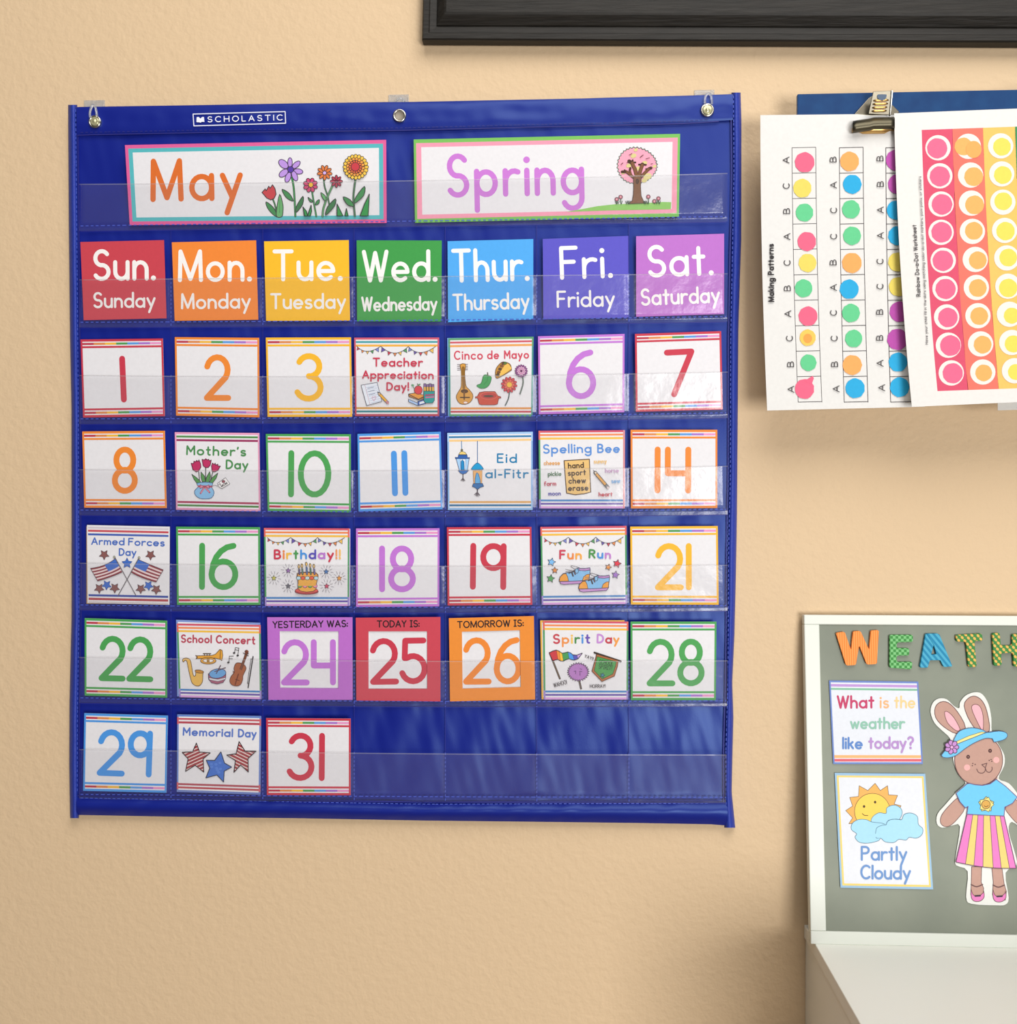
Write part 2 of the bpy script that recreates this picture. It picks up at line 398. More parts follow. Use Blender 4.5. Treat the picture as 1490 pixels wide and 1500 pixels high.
# ------------------------------------------------------------ pocket chart
LEFT_OUT = [(153, 99.8), (330, 101), (490, 102.7), (600, 104.8), (900, 105), (1030, 102), (1120, 101.6), (1198, 102.8)]
LEFT_IN = [(153, 113.2), (330, 115), (600, 117.2), (900, 118.4), (1030, 116), (1198, 115.6)]
RIGHT_IN = [(135, 1071.5), (250, 1072.4), (500, 1067.5), (700, 1067), (800, 1064.5), (1000, 1063.5), (1100, 1060.5), (1213, 1061)]
RIGHT_OUT = [(135, 1085), (180, 1086.3), (350, 1086), (480, 1081.8), (600, 1081), (760, 1079.6), (850, 1078), (930, 1076), (1000, 1072.8), (1050, 1074.5), (1110, 1073), (1160, 1072), (1190, 1075), (1213, 1077.3)]
TOP = [(100, 157.5), (118, 156.6), (289, 154), (429, 151.4), (568, 149.4), (676, 149.6), (783, 146.7), (890, 143), (997, 140.3), (1085, 137.5)]
HEM = [(100, 199), (118, 197), (300, 193.5), (580, 190.5), (760, 186), (1000, 180.5), (1085, 175)]
BOT = [(100, 1193.5), (261, 1196.5), (442, 1198.7), (620, 1202), (758, 1203.5), (936, 1205.6), (1042, 1207.5), (1085, 1211)]
BHEM = [(100, 1167), (400, 1172.5), (620, 1176.6), (1085, 1175)]
ROWS = [  # film top left/right/sag, seam left/right/sag
    (270, 254, 3, 331, 317, 0), (410, 401, 0, 472, 463.5, 1.5), (550, 545, 4, 613.5, 604.5, 2), (688, 683, 4, 747, 746, 3),
    (825, 828, 3, 886, 887, 3), (963, 968, 3, 1022, 1026.5, 3), (1098, 1106, 2, 1163.5, 1168, 1)]
COLX = [250.5, 385, 519, 652.5, 786.5, 921.5]
def rowline(a, b_, sag, x):
    t = (x-115)/952.0; return a+(b_-a)*t+sag*4*t*(1-t)
def seam(r, x): return rowline(ROWS[r][3], ROWS[r][4], ROWS[r][5], x)
def ftop(r, x): return rowline(ROWS[r][0], ROWS[r][1], ROWS[r][2], x)
D_PANEL = 0.0068
def wrinkle(x, y):
    n1 = noise.noise(Vector((x/46.0+y/150.0, y/110.0, 1.7))); n2 = noise.noise(Vector((x/15.0-y/70.0, y/60.0, 9.1)))
    n3 = noise.noise(Vector((x/90.0, y/80.0, 4.4)))
    k = 0.0
    for r in range(7):
        ys = seam(r, x)
        if y > ys: k = math.exp(-(y-ys)/45.0)
    amp = 0.0006+0.0012*k
    if y > 1025 and x > 480: amp = 0.0019
    if y < 330: amp = 0.0010
    return amp*(n1*1.0+n2*0.32)+0.0008*n3
base = hit(590, 1200, 0.008)
CHART = empty('pocket_chart', (base.x, -0.008, base.z), 'large royal blue pocket chart with rows of clear pockets hanging on the wall', 'pocket chart')
def panel(u, w):
    y = 150+(1178-150)*w
    x0 = lerp_tab(LEFT_IN, y)-5; x1 = lerp_tab(RIGHT_IN, y)+5; x = x0+(x1-x0)*u
    yt = lerp_tab(TOP, x)+2; yb = lerp_tab(BHEM, x)+5; y = yt+(yb-yt)*w
    d = D_PANEL+wrinkle(x, y)
    for r in range(7):
        a = abs(y-seam(r, x))
        if a < 6: d = D_PANEL+(d-D_PANEL)*(a/6)
    return x, y, d
V, F = grid_px(panel, 300, 300)
nV = len(V); mi = [0]*len(F); edge = [hit(*((lambda t: (t[0], t[1]))(panel(u, w))), 0.002) for u, w in ((0, 0), (1, 0), (1, 1), (0, 1))]
V += edge; F.append((nV, nV+1, nV+2, nV+3)); mi.append(0)
link('backing_panel', V, F, [M_NYLON], mi, CHART, True)
# hems
def tophem(u, w):
    x = 112+(1074-112)*u; yt = lerp_tab(TOP, x); yb = lerp_tab(HEM, x); y = yt+(yb-yt)*w
    d = 0.0088+0.0016*math.sin(math.pi*min(1, max(0, w)))**0.5+0.0012*noise.noise(Vector((x/70.0, y/22.0, 2.2)))*math.sin(math.pi*w)+0.0005*noise.noise(Vector((x/20.0, y/25.0, 7.2)))*math.sin(math.pi*w)
    return x, y, d
V, F = grid_px(tophem, 200, 16); M = [0]*len(F)
HA = Art(0.0112)       # the printed logo on the hem
HA.z(275, 155, 150/1490)
for a, b_ in (((78, 120), (1418, 84)), ((1418, 84), (1425, 253)), ((1425, 253), (90, 292)), ((90, 292), (78, 120))): HA.line([a, b_], 14, 'E4E6F4', cap=True)
HA.poly([(130, 165), (160, 162), (185, 185), (210, 163), (236, 162), (244, 235), (205, 233), (187, 246), (170, 240), (128, 238)], 'EEF0FA')
HA.text('SCHOLAST|C', 294, 236, 1380, 208, 76, 13, 'EEF0FA', gap=4.6)
k = len(V); V += HA.V; F += [tuple(i+k for i in q) for q in HA.F]; M += [i+1 for i in HA.M]
hem = link('top_hem', V, F, [M_NYLON]+HA.mats, M, CHART, True); props(hem, 'top hem with white printed logo')
def bothem(u, w):
    x = 112+(1066-112)*u; yt = lerp_tab(BHEM, x); yb = lerp_tab(BOT, x); y = yt+(yb-yt)*w
    d = 0.0070+0.0062*math.sin(math.pi*(0.04+0.96*w))+0.0007*noise.noise(Vector((x/24.0+y/20.0, y/40.0, 5.2)))
    return x, y, d
V, F = grid_px(bothem, 200, 14); link('bottom_hem', V, F, [M_NYLON], None, CHART, True)
def binding(out, inn, y0, y1, seed, side):
    def fn(u, w):
        y = y0+(y1-y0)*w; a = lerp_tab(out, y); b_ = lerp_tab(inn, y)
        if side > 0: a, b_ = b_, a
        x = a+(b_-a)*u; prof = math.sin(math.pi*min(1, max(0, u)))**0.6
        d = 0.0035+0.0078*prof+0.0006*noise.noise(Vector((x/9.0, y/14.0, seed)))+0.0007*noise.noise(Vector((0, y/40.0, seed)))
        return x, y, d
    return fn
for out, inn, y0, y1, sd, side in ((LEFT_OUT, LEFT_IN, 153.5, 1198.5, 3.3, -1), (RIGHT_OUT, RIGHT_IN, 135.5, 1212.5, 8.8, 1)):
    fn = binding(out, inn, y0, y1, sd, side)
    V, F = grid_px(fn, 10, 160); link('side_binding', V, F, [M_BIND], None, CHART, True)
# thread and seam folds
def dashes(pts, depth, L, gap, w, mat, S):
    acc = 0.0; on = True
    for (xa, ya), (xb, yb) in zip(pts, pts[1:]):
        l = math.hypot(xb-xa, yb-ya); dx, dy = (xb-xa)/l, (yb-ya)/l; t = 0.0
        while t < l:
            seg = min(L, l-t)
            a = (xa+dx*t, ya+dy*t); b_ = (xa+dx*(t+seg), ya+dy*(t+seg)); nx, ny = -dy*w/2, dx*w/2
            k = len(S[0]); dd = depth
            for q in ((a[0]+nx, a[1]+ny), (b_[0]+nx, b_[1]+ny), (b_[0]-nx, b_[1]-ny), (a[0]-nx, a[1]-ny)): S[0].append(hit(q[0], q[1], dd))
            S[1].append((k, k+1, k+2, k+3)); S[2].append(mat); t += L+gap
S = ([], [], [])
for r in range(7):
    xs = [118+i*(1064-118)/30 for i in range(31)]
    dashes([(x, seam(r, x)) for x in xs], 0.0112, 4.2, 3.2, 1.3, 0, S)
    if r > 0:
        for cx in COLX:
            y0 = ftop(r, cx)-2; y1 = seam(r, cx)+8
            dashes([(cx, y0), (cx, y1)], 0.0112, 3.5, 2.6, 1.1, 0, S)
            yp = seam(r-1, cx)+8
            dashes([(cx, yp), (cx, y0)], 0.0094, 60, 0.1, 0.7, 2, S)
    dashes([(x, seam(r, x)+8.2) for x in xs], 0.0098, 32, 0, 0.9, 2, S)
dashes([(x, lerp_tab(HEM, x)-3) for x in range(118, 1070, 40)], 0.0105, 4, 3, 1.1, 1, S)
dashes([(x, lerp_tab(HEM, x)+0.6) for x in range(113, 1073, 20)], 0.0098, 30, 0, 1.6, 1, S)
dashes([(x, lerp_tab(BHEM, x)+1.5) for x in range(118, 1064, 40)], 0.0098, 4, 3, 1.2, 0, S)
dashes([(x, lerp_tab(BHEM, x)-2.0) for x in range(113, 1064, 20)], 0.0098, 30, 0, 1.4, 1, S)
dashes([(lerp_tab(LEFT_IN, y)-2.5, y) for y in range(160, 1190, 40)], 0.0102, 4, 3, 1.0, 0, S)
dashes([(lerp_tab(LEFT_IN, y)+0.5, y) for y in range(160, 1190, 30)], 0.0088, 40, 0, 1.6, 1, S)
dashes([(lerp_tab(RIGHT_IN, y)+3.0, y) for y in range(140, 1205, 40)], 0.0102, 4, 3, 1.0, 0, S)
dashes([(lerp_tab(RIGHT_IN, y)-0.5, y) for y in range(140, 1205, 30)], 0.0088, 40, 0, 1.8, 1, S)
link('stitching', S[0], S[1], [M_THREAD, M_THREADD, M_HEMLINE], S[2], CHART)
# clear pockets: one strip of vinyl per row, sewn down at the seam and between the cards
def strip(r):
    def fn(u, w):
        x = 116+(1066-116)*u; x = max(lerp_tab(LEFT_IN, 600)-2, x); a = ftop(r, x); b_ = seam(r, x)+7.5
        y = a+(b_-a)*w; t = max(0.0, (seam(r, x)-y)/(seam(r, x)-a))
        d = 0.0128+0.0048*t
        if r > 0:
            for cx in COLX:
                k = abs(x-cx)
                if k < 4.5: d -= 0.0011*(1-k/4.5)
        e = min(abs(x-116), abs(x-1066))
        if e < 4: d = d*(e/4)+0.0092*(1-e/4)
        if y > seam(r, x)-2.5: d = 0.0096+(d-0.0096)*max(0, min(1, (seam(r, x)-y)/2.5))
        d += 0.00025*noise.noise(Vector((x/30.0, y/30.0, r*3.1)))
        return x, y, d
    return fn
for r in range(7):
    V, F = grid_px(strip(r), 320, 20); M = [0]*len(F)
    k = len(V)
    for i in range(81):
        x, y, d = strip(r)(i/80, 0.0); V.append(hit(x, y-0.7, d+0.0001)); V.append(hit(x, y+0.7, d+0.0002))
    for i in range(80): F.append((k+2*i, k+2*i+1, k+2*i+3, k+2*i+2)); M.append(1)
    link('clear_pocket', V, F, [M_FILM, M_FILMEDGE], M, CHART, True)
# grommets
GROM = [(139.3, 178.6, 9.6), (585.4, 169.8, 9.8), (1036.2, 161.6, 9.8)]
PXM = 1.0/1497.0
for gx, gy, gr in GROM:
    c = hit(gx, gy, 0.0113); R = gr*PXM; ri = R*0.66; rm = (R+ri)/2; t = (R-ri)/2; prof = [(R, -0.001)]
    for i in range(9):
        a = math.pi*i/8; prof.append((rm+t*math.cos(a), 0.0004+t*1.1*math.sin(a)))
    prof += [(ri, 0.0002), (0.00005, 0.0002)]
    V, F = lathe_y(c, prof); M = [0]*len(F)
    for i in range(32): M[-1-i] = 1
    link('grommet', V, F, [M_CHROME, paper('9A9184')], M, CHART, True)

# ------------------------------------------------------------ the three clear hooks the chart hangs from
def hook(plate, loop, disc, label):
    x0, y0, x1, y1 = plate
    a = hit(x0, y1, 0.0); b_ = hit(x1, y0, 0.0)
    t = empty('adhesive_hook', ((a.x+b_.x)/2, 0, a.z), label, 'hook', 'clear hooks holding up the chart')
    box('adhesive_plate', (a.x, -0.0012, a.z), (b_.x, -0.0001, b_.z), M_CLEAR, t, 0.0004)
    P = [hit(x, y, d) for x, y, d in loop]
    V, F = tube(smooth3(P), 0.0011); link('hook_arm', V, F, [M_CLEAR], None, t, True)
    if disc:
        c = hit(disc[0], disc[1], 0.0125); R = disc[2]*PXM
        V, F = lathe_y(c, [(R, -0.0008), (R, 0.001), (R*0.8, 0.002), (R*0.62, 0.0014), (R*0.35, 0.0024), (0.00005, 0.0028)])
        link('hook_tip', V, F, [M_TIP], None, t, True)
def smooth3(P, n=5):
    out = []
    for i in range(len(P)-1):
        p0, p1, p2, p3 = P[max(i-1, 0)], P[i], P[i+1], P[min(i+2, len(P)-1)]
        for k in range(n):
            q = k/n; out.append(0.5*(2*p1+(p2-p0)*q+(2*p0-5*p1+4*p2-p3)*q*q+(3*p1-p0-3*p2+p3)*q**3))
    return out+[P[-1]]
M_TIP, b = base_mat('clear_hook_tip', 'CFCBA0', 0.15, 0.35); b.inputs['Transmission Weight'].default_value = 0.25
Z = 80/1490
hook((124, 147, 154, 190), [(100+x*Z, 130+y*Z, d) for x, y, d in ((605, 790, .013), (590, 690, .0135), (605, 590, .013), (640, 490, .0122), (690, 440, .011), (735, 500, .0122), (760, 590, .013), (778, 690, .0135), (775, 770, .013))], (139.2, 178.2, 6.6), 'clear plastic hook at the left end of the blue chart')
Z = 100/1490
hook((569.5, 138.8, 599, 185), [(540+x*Z, 130+y*Z, d) for x, y, d in ((605, 285, .0025), (630, 240, .004), (695, 208, .0055), (755, 232, .004), (780, 285, .0025))], None, 'clear plastic hook behind the middle of the chart top')
hook((1016.8, 132, 1046.5, 180), [(1000+x*Z, 115+y*Z, d) for x, y, d in ((492, 560, .013), (490, 450, .0135), (512, 370, .012), (570, 325, .011), (620, 372, .012), (636, 460, .0135), (640, 560, .013))], (1036.3, 161.6, 6.9), 'clear plastic hook at the right end of the blue chart')
# ------------------------------------------------------------ cards in the pockets
def slot(yb, yt, d0=0.0104, lean=0.006):
    zb = hit(600, yb, 0.012).z; zt = hit(600, yt, 0.012).z
    return lambda x, z: d0+lean*(z-zb)/(zt-zb)
RED, ORG, YEL, GRN, BLU, PUR = 'C93A4E', 'EE8A34', 'F4B92F', '4CA356', '4C97E4', 'C277D6'
WHT = 'E7E6EA'
RAIN = ['BC3A4C', 'DE8A4C', 'F0B840', '4E9A52', '5A9AE0', 'A872CC', 'E898C8']
def quad(t): return [(t[0], t[1]), (t[2], t[3]), (t[4], t[5]), (t[6], t[7])]
def new_card(q, d0=0.0104, color=WHT, lean=0.006):
    yb = (q[2][1]+q[3][1])/2; yt = (q[0][1]+q[1][1])/2
    A = Art(slot(yb, yt, d0, lean)); A.body(q, color); A.card(q); return A
def frame_edges(A, c, bu, bv):
    A.rect(0, 0, 1, bv, c); A.rect(0, 1-bv, 1, 1, c); A.rect(0, bv, bu, 1-bv, c); A.rect(1-bu, bv, 1, 1-bv, c)
def number_border(A, c):
    frame_edges(A, c, 0.022, 0.030)
    for v in (0.045, 0.928):
        for i in range(7): A.rect(0.022+i*0.956/7, v, 0.022+(i+1)*0.956/7, v+0.027, RAIN[i])
    A.rect(0.022, 0.087, 0.978, 0.112, c); A.rect(0.022, 0.886, 0.978, 0.911, c)
def event_border(A, tops, bots, sides):
    """tops / bots: colours of the three lines from the edge inwards; sides: (top colour, middle, bottom)"""
    s = 0.019
    for (v0, v1), c in zip(((0, 0.026), (0.044, 0.068), (0.088, 0.115)), tops): A.rect(0, v0, 1, v1, c)
    for (v0, v1), c in zip(((0.972, 1), (0.928, 0.953), (0.885, 0.911)), bots): A.rect(0, v0, 1, v1, c)
    for u0, u1 in ((0, s), (1-s, 1)):
        A.rect(u0, 0.0, u1, 0.115, sides[0]); A.rect(u0, 0.115, u1, 0.885, sides[1]); A.rect(u0, 0.885, u1, 1, sides[2])
def rainbow_border(A): event_border(A, ('D2566C', 'EE8A55', 'EFBE50'), ('D6A2DC', '6A54AA', '5088C4'), ('E06A62', '4F9C62', '9A86CC'))

SP = 8.6
NUM = []   # number cards: text, corners, colour, drawing, label
def numcard(q, col, draw, label, d0=0.0104, group='number cards in the chart pockets'):
    A = new_card(quad(q), d0); number_border(A, col); draw(A); return A.build('number_card', label, 'card', group)
def T(s, x0, y0, x1, y1, h, col, gap=2.6): return lambda A: A.text(s, x0, y0, x1, y1, h, SP, col, gap=gap)
numcard((117.9,497.3,238.6,495.8,241.6,609.6,121.7,611.6), RED, lambda A: A.line([(179, 525.4), (181.6, 585.3)], SP, RED), 'white calendar card with a red number 1, under the red Sunday card')
numcard((256,493.8,379.7,494.8,380.2,611.3,258,608.8), ORG, T('2', 303, 582.8, 334.5, 582.9, 59.5, ORG), 'white calendar card with an orange number 2, under the Monday card')
numcard((389.4,494.5,514.3,494.1,516,610.5,392,610.6), YEL, T('3', 435.3, 584, 469.8, 584, 62.4, YEL), 'white calendar card with a yellow number 3, under the Tuesday card')
numcard((788.3,492.6,915.1,489.1,914.7,603.9,789.2,606.9), PUR, T('6', 834, 580.8, 869.7, 579.8, 63.6, PUR), 'white calendar card with a purple number 6, under the Friday card')
numcard((930.2,489.1,1056.6,485,1058.9,600,931.6,603.2), RED, lambda A: A.line([(977, 516.6), (1013, 514.8), (987.6, 577.6)], SP, RED), 'white calendar card with a red number 7, under the Saturday card')
numcard((120.4,632,241.5,631,244.3,744.2,123.5,743.7), ORG, T('8', 168.3, 719, 197.7, 719, 60.5, ORG), 'white calendar card with an orange number 8, at the left end of its row')
numcard((389.4,635.6,514,636,514,750.6,392.2,748.3), GRN, T('10', 426.4, 724.2, 481, 724.6, 60.5, GRN, 2.5), 'white calendar card with a green number 10, under the yellow 3')
numcard((523.7,635.6,645.7,632.4,648.5,746,525.3,749.2), BLU, lambda A: (A.line([(577.1, 664.5), (578.8, 722.6)], SP, BLU), A.line([(592.4, 663.8), (594, 722)], SP, BLU)), 'white calendar card with a blue number 11, under the teacher card')
numcard((923.8,629.5,1051,629.5,1051,744.2,924.3,744.7), ORG, T('14', 963.3, 718.4, 1008.2, 718.6, 60, ORG, 2.6), 'white calendar card with an orange number 14, at the right end of its row')
numcard((258,771.5,380.8,772.2,381.3,886,259.4,886), GRN, T('16', 296, 859.8, 344.8, 860, 60.5, GRN, 2.4), 'white calendar card with a green number 16, under the tulip card')
numcard((521.6,774.1,643.9,773.7,643.5,888.2,521.6,889.2), PUR, T('18', 559.8, 863.2, 605, 863.2, 59.8, PUR, 2.4), 'white calendar card with a purple number 18, under the blue 11')
numcard((654.7,772.3,778.6,771.9,779.9,886,655.8,886.9), RED, T('19', 692.8, 859.5, 737.3, 860, 60, RED, 2.6), 'white calendar card with a red number 19, under the lantern card')
numcard((923.3,771.4,1051.6,770.5,1053,886,924.3,885.5), YEL, T('21', 963.8, 860.4, 1009.2, 860.3, 60.5, YEL, 2.1), 'white calendar card with a yellow number 21, at the right end of its row')
numcard((124,905.4,244.8,909.2,244.8,1022,124,1018.9), GRN, T('22', 148.8, 993.3, 220.4, 995, 58, GRN, 1.9), 'white calendar card with a green number 22, under the flags card')
numcard((923.8,910.6,1049.8,910.6,1048.8,1025.6,924.3,1025.6), GRN, T('28', 951.6, 1001, 1028, 1000.8, 61, GRN, 2.1), 'white calendar card with a green number 28, under the yellow 21')
numcard((123.5,1044.6,246,1048.3,243.8,1161.3,121.7,1158.4), BLU, T('29', 146, 1132, 217.9, 1134.5, 60, BLU, 2.2), 'white calendar card with a blue number 29, at the left of the bottom row')
numcard((389.9,1051.9,513.8,1052.6,513.8,1165,391,1164.6), RED, T('31', 423.8, 1139.4, 471.4, 1139.8, 62, RED, 2.6), 'white calendar card with a red number 31, last card of the bottom row')
numcard((395,912,514,910.5,514,1020,396,1020), PUR, T('24', 416, 999.7, 487.9, 999.6, 59, PUR, 1.9), 'white card with a purple number 24, behind the purple frame card')
numcard((525,912,642.5,910.5,642.5,1021,525.5,1021), RED, T('25', 546.5, 998.8, 622.5, 997.6, 59.5, RED, 1.7), 'white card with a red number 25, behind the red frame card')
numcard((661,912,779.5,910,780.5,1020,662.5,1021), ORG, T('26', 682.7, 998.5, 760, 998, 60.5, ORG, 2.2), 'white card with an orange number 26, behind the orange frame card')
# cards that peek out from behind others
def behind(q, c, label, c2=None):
    A = new_card(quad(q), 0.0096); frame_edges(A, c, 0.02, 0.026); A.build('number_card', label, 'card', 'cards peeking out from behind others')
behind((655.4,495.2,776,493.6,776,607,656.4,610.2), '7DB2EA', 'pale blue card edge left of the fiesta card')
behind((258,907.9,381.2,912.3,380,1018,259.6,1020), '7C96D8', 'light blue bordered card peeking out behind the concert card')
behind((791.4,908.8,915,908.6,914,1022,793.6,1024.4), 'E6B04A', 'gold bordered card peeking out left of the spirit card')
behind((126.6,771,240,774,240,884,126.8,884.4), 'C09A6A', 'brown bordered card just peeking out left of the flags card')
behind((392,774,513.2,774.6,512.9,887.2,392,886), 'C9B6E4', 'lilac bordered card peeking out right of the birthday card')
# frame cards
def frame_card(q, h, c, words, t, label):
    q = quad(q); h = quad(h); A = Art(slot((q[2][1]+q[3][1])/2, (q[0][1]+q[1][1])/2, 0.0117)); e = 0.0005
    fo = [A.pt(p, True) for p in q]; fi = [A.pt(p, True) for p in h]; bo = [A.pt(p, True, e) for p in q]; bi = [A.pt(p, True, e) for p in h]
    m = A.mi(c); mw = A.mi('E4DCD8')
    for i in range(4):
        j = (i+1) % 4
        A.F += [[fo[i], fi[i], fi[j], fo[j]][::-1][::-1], [bo[j], bi[j], bi[i], bo[i]], [fo[i], fo[j], bo[j], bo[i]], [fi[j], fi[i], bi[i], bi[j]]]; A.M += [m, m, m, mw]
    A.up(); A.text(words, *t, 1.7, '221A20', gap=2.3, sp=4.0); A.build('frame_card', label, 'card', 'cut-out frame cards in the fourth date row')
frame_card((391.5,904.1,516.4,904.2,516.6,1025.2,393.3,1025.2), (409.8,924.5,496,924.8,495.6,1008.7,410.6,1007.4), 'BC6FCB', 'YESTERDAY WAS:', (400, 919.6, 509, 917.8, 9), 'purple frame card reading yesterday was, around number 24')
frame_card((521.2,904.9,645.3,903.8,645.3,1027.4,522.1,1026.1), (539.9,924.8,625.7,924.8,626,1009.2,539.9,1009.2), 'CC4656', 'TODAY IS:', (552.8, 918.6, 614, 918, 9), 'red frame card reading today is, around number 25')
frame_card((657.6,905.6,782.2,902.4,784,1024.7,659.4,1027.4), (676.8,925.4,761.7,923.2,763,1006.4,677.7,1008.7), 'EC8F35', 'TOMORROW IS:', (670.6, 919.6, 766.6, 917, 9), 'orange frame card reading tomorrow is, around number 26')
# weekday cards
def weekday(q, c, a, ta, b_, tb, label, sw=6.0, sb=3.3):
    A = new_card(quad(q), 0.0104, c); A.text(a, *ta, sw, 'F6F4F2', gap=2.7); A.text(b_, *tb, sb, 'F4F2F0', gap=2.5); A.build('weekday_card', label, 'card', 'weekday cards under the banners')
weekday((117.7,354.5,240.2,351.7,244,466.2,122.6,469), 'CB4552', 'Sun.', (138.8,408.5,224.8,408,40.5), 'Sunday', (138,450,226.5,449.3,20.5), 'red card with white Sun. and Sunday lettering')
weekday((251.7,354.9,375.2,352,378.4,468.3,255.9,470), 'F28A38', 'Mon.', (263.6,410.4,365.5,409.7,42), 'Monday', (266.8,451.6,366,450.5,20.5), 'orange card with white Mon. and Monday lettering')
weekday((386.8,353.5,511,351.7,512.8,469.7,389.9,470), 'F7BE2B', 'Tue.', (402.5,409.3,498.5,408.8,41), 'Tuesday', (397.5,451.6,505.5,451,20.5), 'yellow card with white Tue. and Tuesday lettering')
weekday((522.5,352,647.2,352.3,646.8,471,523.2,470.7), '3F9D4B', 'Wed.', (533.5,411,637.5,410,42), 'Wednesday', (531,455,639.5,453.6,19), 'green card with white Wed. and Wednesday lettering', 6.0, 3.2)
weekday((655.7,353.3,781.3,350.1,781.3,467.9,656.4,472), '4FAAF2', 'Thur.', (665,411.4,772.5,408.8,44), 'Thursday', (664.8,454,774.5,451,22), 'sky blue card with white Thur. and Thursday lettering', 6.0, 3.4)
weekday((795.2,350,920.4,345.5,921,465,795.9,467.9), '5B55C8', 'Fri.', (823.5,407,894.5,404.5,43.5), 'Friday', (817.4,449.5,899.5,447.5,22), 'indigo card with white Fri. and Friday lettering')
weekday((932,346,1060.9,342.3,1060.9,460,932,464), 'BC72CC', 'Sat.', (951.5,404,1042,400.5,42), 'Saturday', (940.5,446.4,1053.5,442,22), 'purple card with white Sat. and Saturday lettering', 6.0, 3.6)

# banners
def petals(A, cx, cy, n, dist, rx, ry, c, w, a0=0, ink=INK):
    for i in range(n):
        a = a0+360.0*i/n; A.ell(cx+dist*math.cos(math.radians(a)), cy+dist*math.sin(math.radians(a)), rx, ry, c, w, ink, a, 12)
def stem(A, pts, w, c, sm=True):
    p = smooth_closed(pts, 5, False) if sm else pts
    A.line(p, w+9, '2F3B33'); A.line(p, w, c)
q = quad((183,212.5,565.8,204.8,566.5,326.6,190,329.8)); A = new_card(q, 0.0104, 'E0609C', 0.008); A.rect(0.012, 0.045, 0.988, 0.955, '56B8C0'); A.rect(0.028, 0.095, 0.972, 0.905, WHT)
A.text('May', 224.2, 292.2, 352.5, 290, 56, 7.9, 'DC6F2E', gap=3.2)
A.z(375, 215, 185/1490); G1, G2, G3 = '3E8E50', '68B06E', '3A7A48'
stem(A, [(200, 620), (228, 700), (250, 825)], 12, G3); A.poly([(120, 650), (200, 710), (245, 790), (245, 825), (190, 790), (135, 720)], G1, 9, INK, 3); A.poly([(280, 562), (318, 680), (320, 760), (306, 825), (246, 825), (244, 740)], G2, 9, INK, 3); A.line([(282, 620), (280, 780)], 5, G3)
A.poly([(72, 540), (110, 497), (122, 520), (152, 466), (168, 490), (196, 448), (226, 495), (238, 560), (215, 610), (175, 628), (128, 605)], 'CC3F48', 10)
stem(A, [(425, 365), (446, 480), (458, 650), (466, 820)], 16, G1); A.poly([(310, 502), (395, 552), (440, 640), (380, 618), (335, 570)], G1, 9, INK, 3); A.poly([(555, 585), (552, 680), (475, 778), (478, 705)], G3, 9, INK, 3)
for x, y, rx, ry, ro in ((325, 205, 66, 42, 42), (403, 188, 27, 58, 0), (476, 214, 58, 30, -42), (500, 292, 55, 31, 8), (458, 345, 31, 62, -22), (380, 362, 31, 62, 20), (328, 312, 62, 36, -38)): A.ell(x, y, rx, ry, 'BC95E2', 9, '4A3A5A', ro)
A.ell(410, 270, 36, 36, '5A3CA4', 7)
stem(A, [(665, 540), (690, 690), (714, 822)], 12, G1); A.poly([(616, 598), (676, 648), (640, 652)], G1, 8, INK, 3); A.poly([(750, 625), (745, 670), (706, 690), (714, 648)], G1, 8, INK, 3); petals(A, 645, 455, 8, 55, 32, 24, 'CE4674', 8, 20); A.ell(650, 452, 28, 28, 'F4BE3A', 6)
stem(A, [(803, 395), (815, 480), (848, 580), (868, 690)], 9, G3); petals(A, 813, 308, 9, 54, 36, 19, 'DC7A40', 7, 10); A.ell(813, 312, 22, 22, 'D4B0EC', 6)
stem(A, [(908, 458), (845, 600), (800, 730), (790, 822)], 16, '5E9C66'); petals(A, 952, 412, 8, 44, 30, 16, 'B03C52', 7, 0); A.ell(952, 410, 14, 14, '7C2C3E', 4)
A.poly([(770, 545), (822, 585), (832, 630), (815, 640), (785, 600)], G2, 8, INK, 3); A.poly([(942, 618), (930, 705), (828, 812), (848, 715)], G3, 9, INK, 3)
stem(A, [(1178, 390), (1155, 580), (1162, 720), (1172, 822)], 14, '4A7A55'); A.poly([(1032, 597), (1115, 630), (1162, 705), (1085, 690)], G1, 9, INK, 3); A.poly([(1284, 472), (1275, 580), (1168, 672), (1185, 595)], G1, 9, INK, 3)
petals(A, 1182, 245, 20, 122, 28, 22, 'F2C850', 7); petals(A, 1180, 245, 16, 90, 22, 18, 'EEA04A', 6, 8); petals(A, 1178, 246, 14, 62, 18, 14, 'DE6A44', 6); A.ell(1178, 246, 50, 50, 'C8404A', 6)
for p in ([(562, 717), (605, 770), (618, 825), (580, 825)], [(660, 697), (665, 770), (650, 825), (615, 825)], [(964, 682), (1035, 825), (964, 825)], [(1075, 737), (1096, 825), (1056, 825)], [(1345, 567), (1330, 825), (1235, 825), (1285, 690)]): A.poly(p, G1, 9)
A.build('month_banner', 'white banner with orange May lettering and a row of drawn flowers', 'card', 'banners in the top pocket')
q = quad((606,204.3,996.5,196,994.7,317.4,608,326.3)); A = new_card(q, 0.0104, '79BF5C', 0.008); A.rect(0.009, 0.045, 0.991, 0.955, 'F29CB4'); A.rect(0.028, 0.095, 0.972, 0.905, WHT)
A.text('Spring', 658, 286, 852.5, 282, 57, 7.9, 'CB7BD6', gap=3.2)
A.z(830, 205, 170/1490)
A.poly([(-5, 923), (200, 888), (400, 850), (620, 826), (900, 815), (1100, 805), (1240, 796), (1345, 799), (1340, 890), (600, 905)], '8CC862')
cr = []
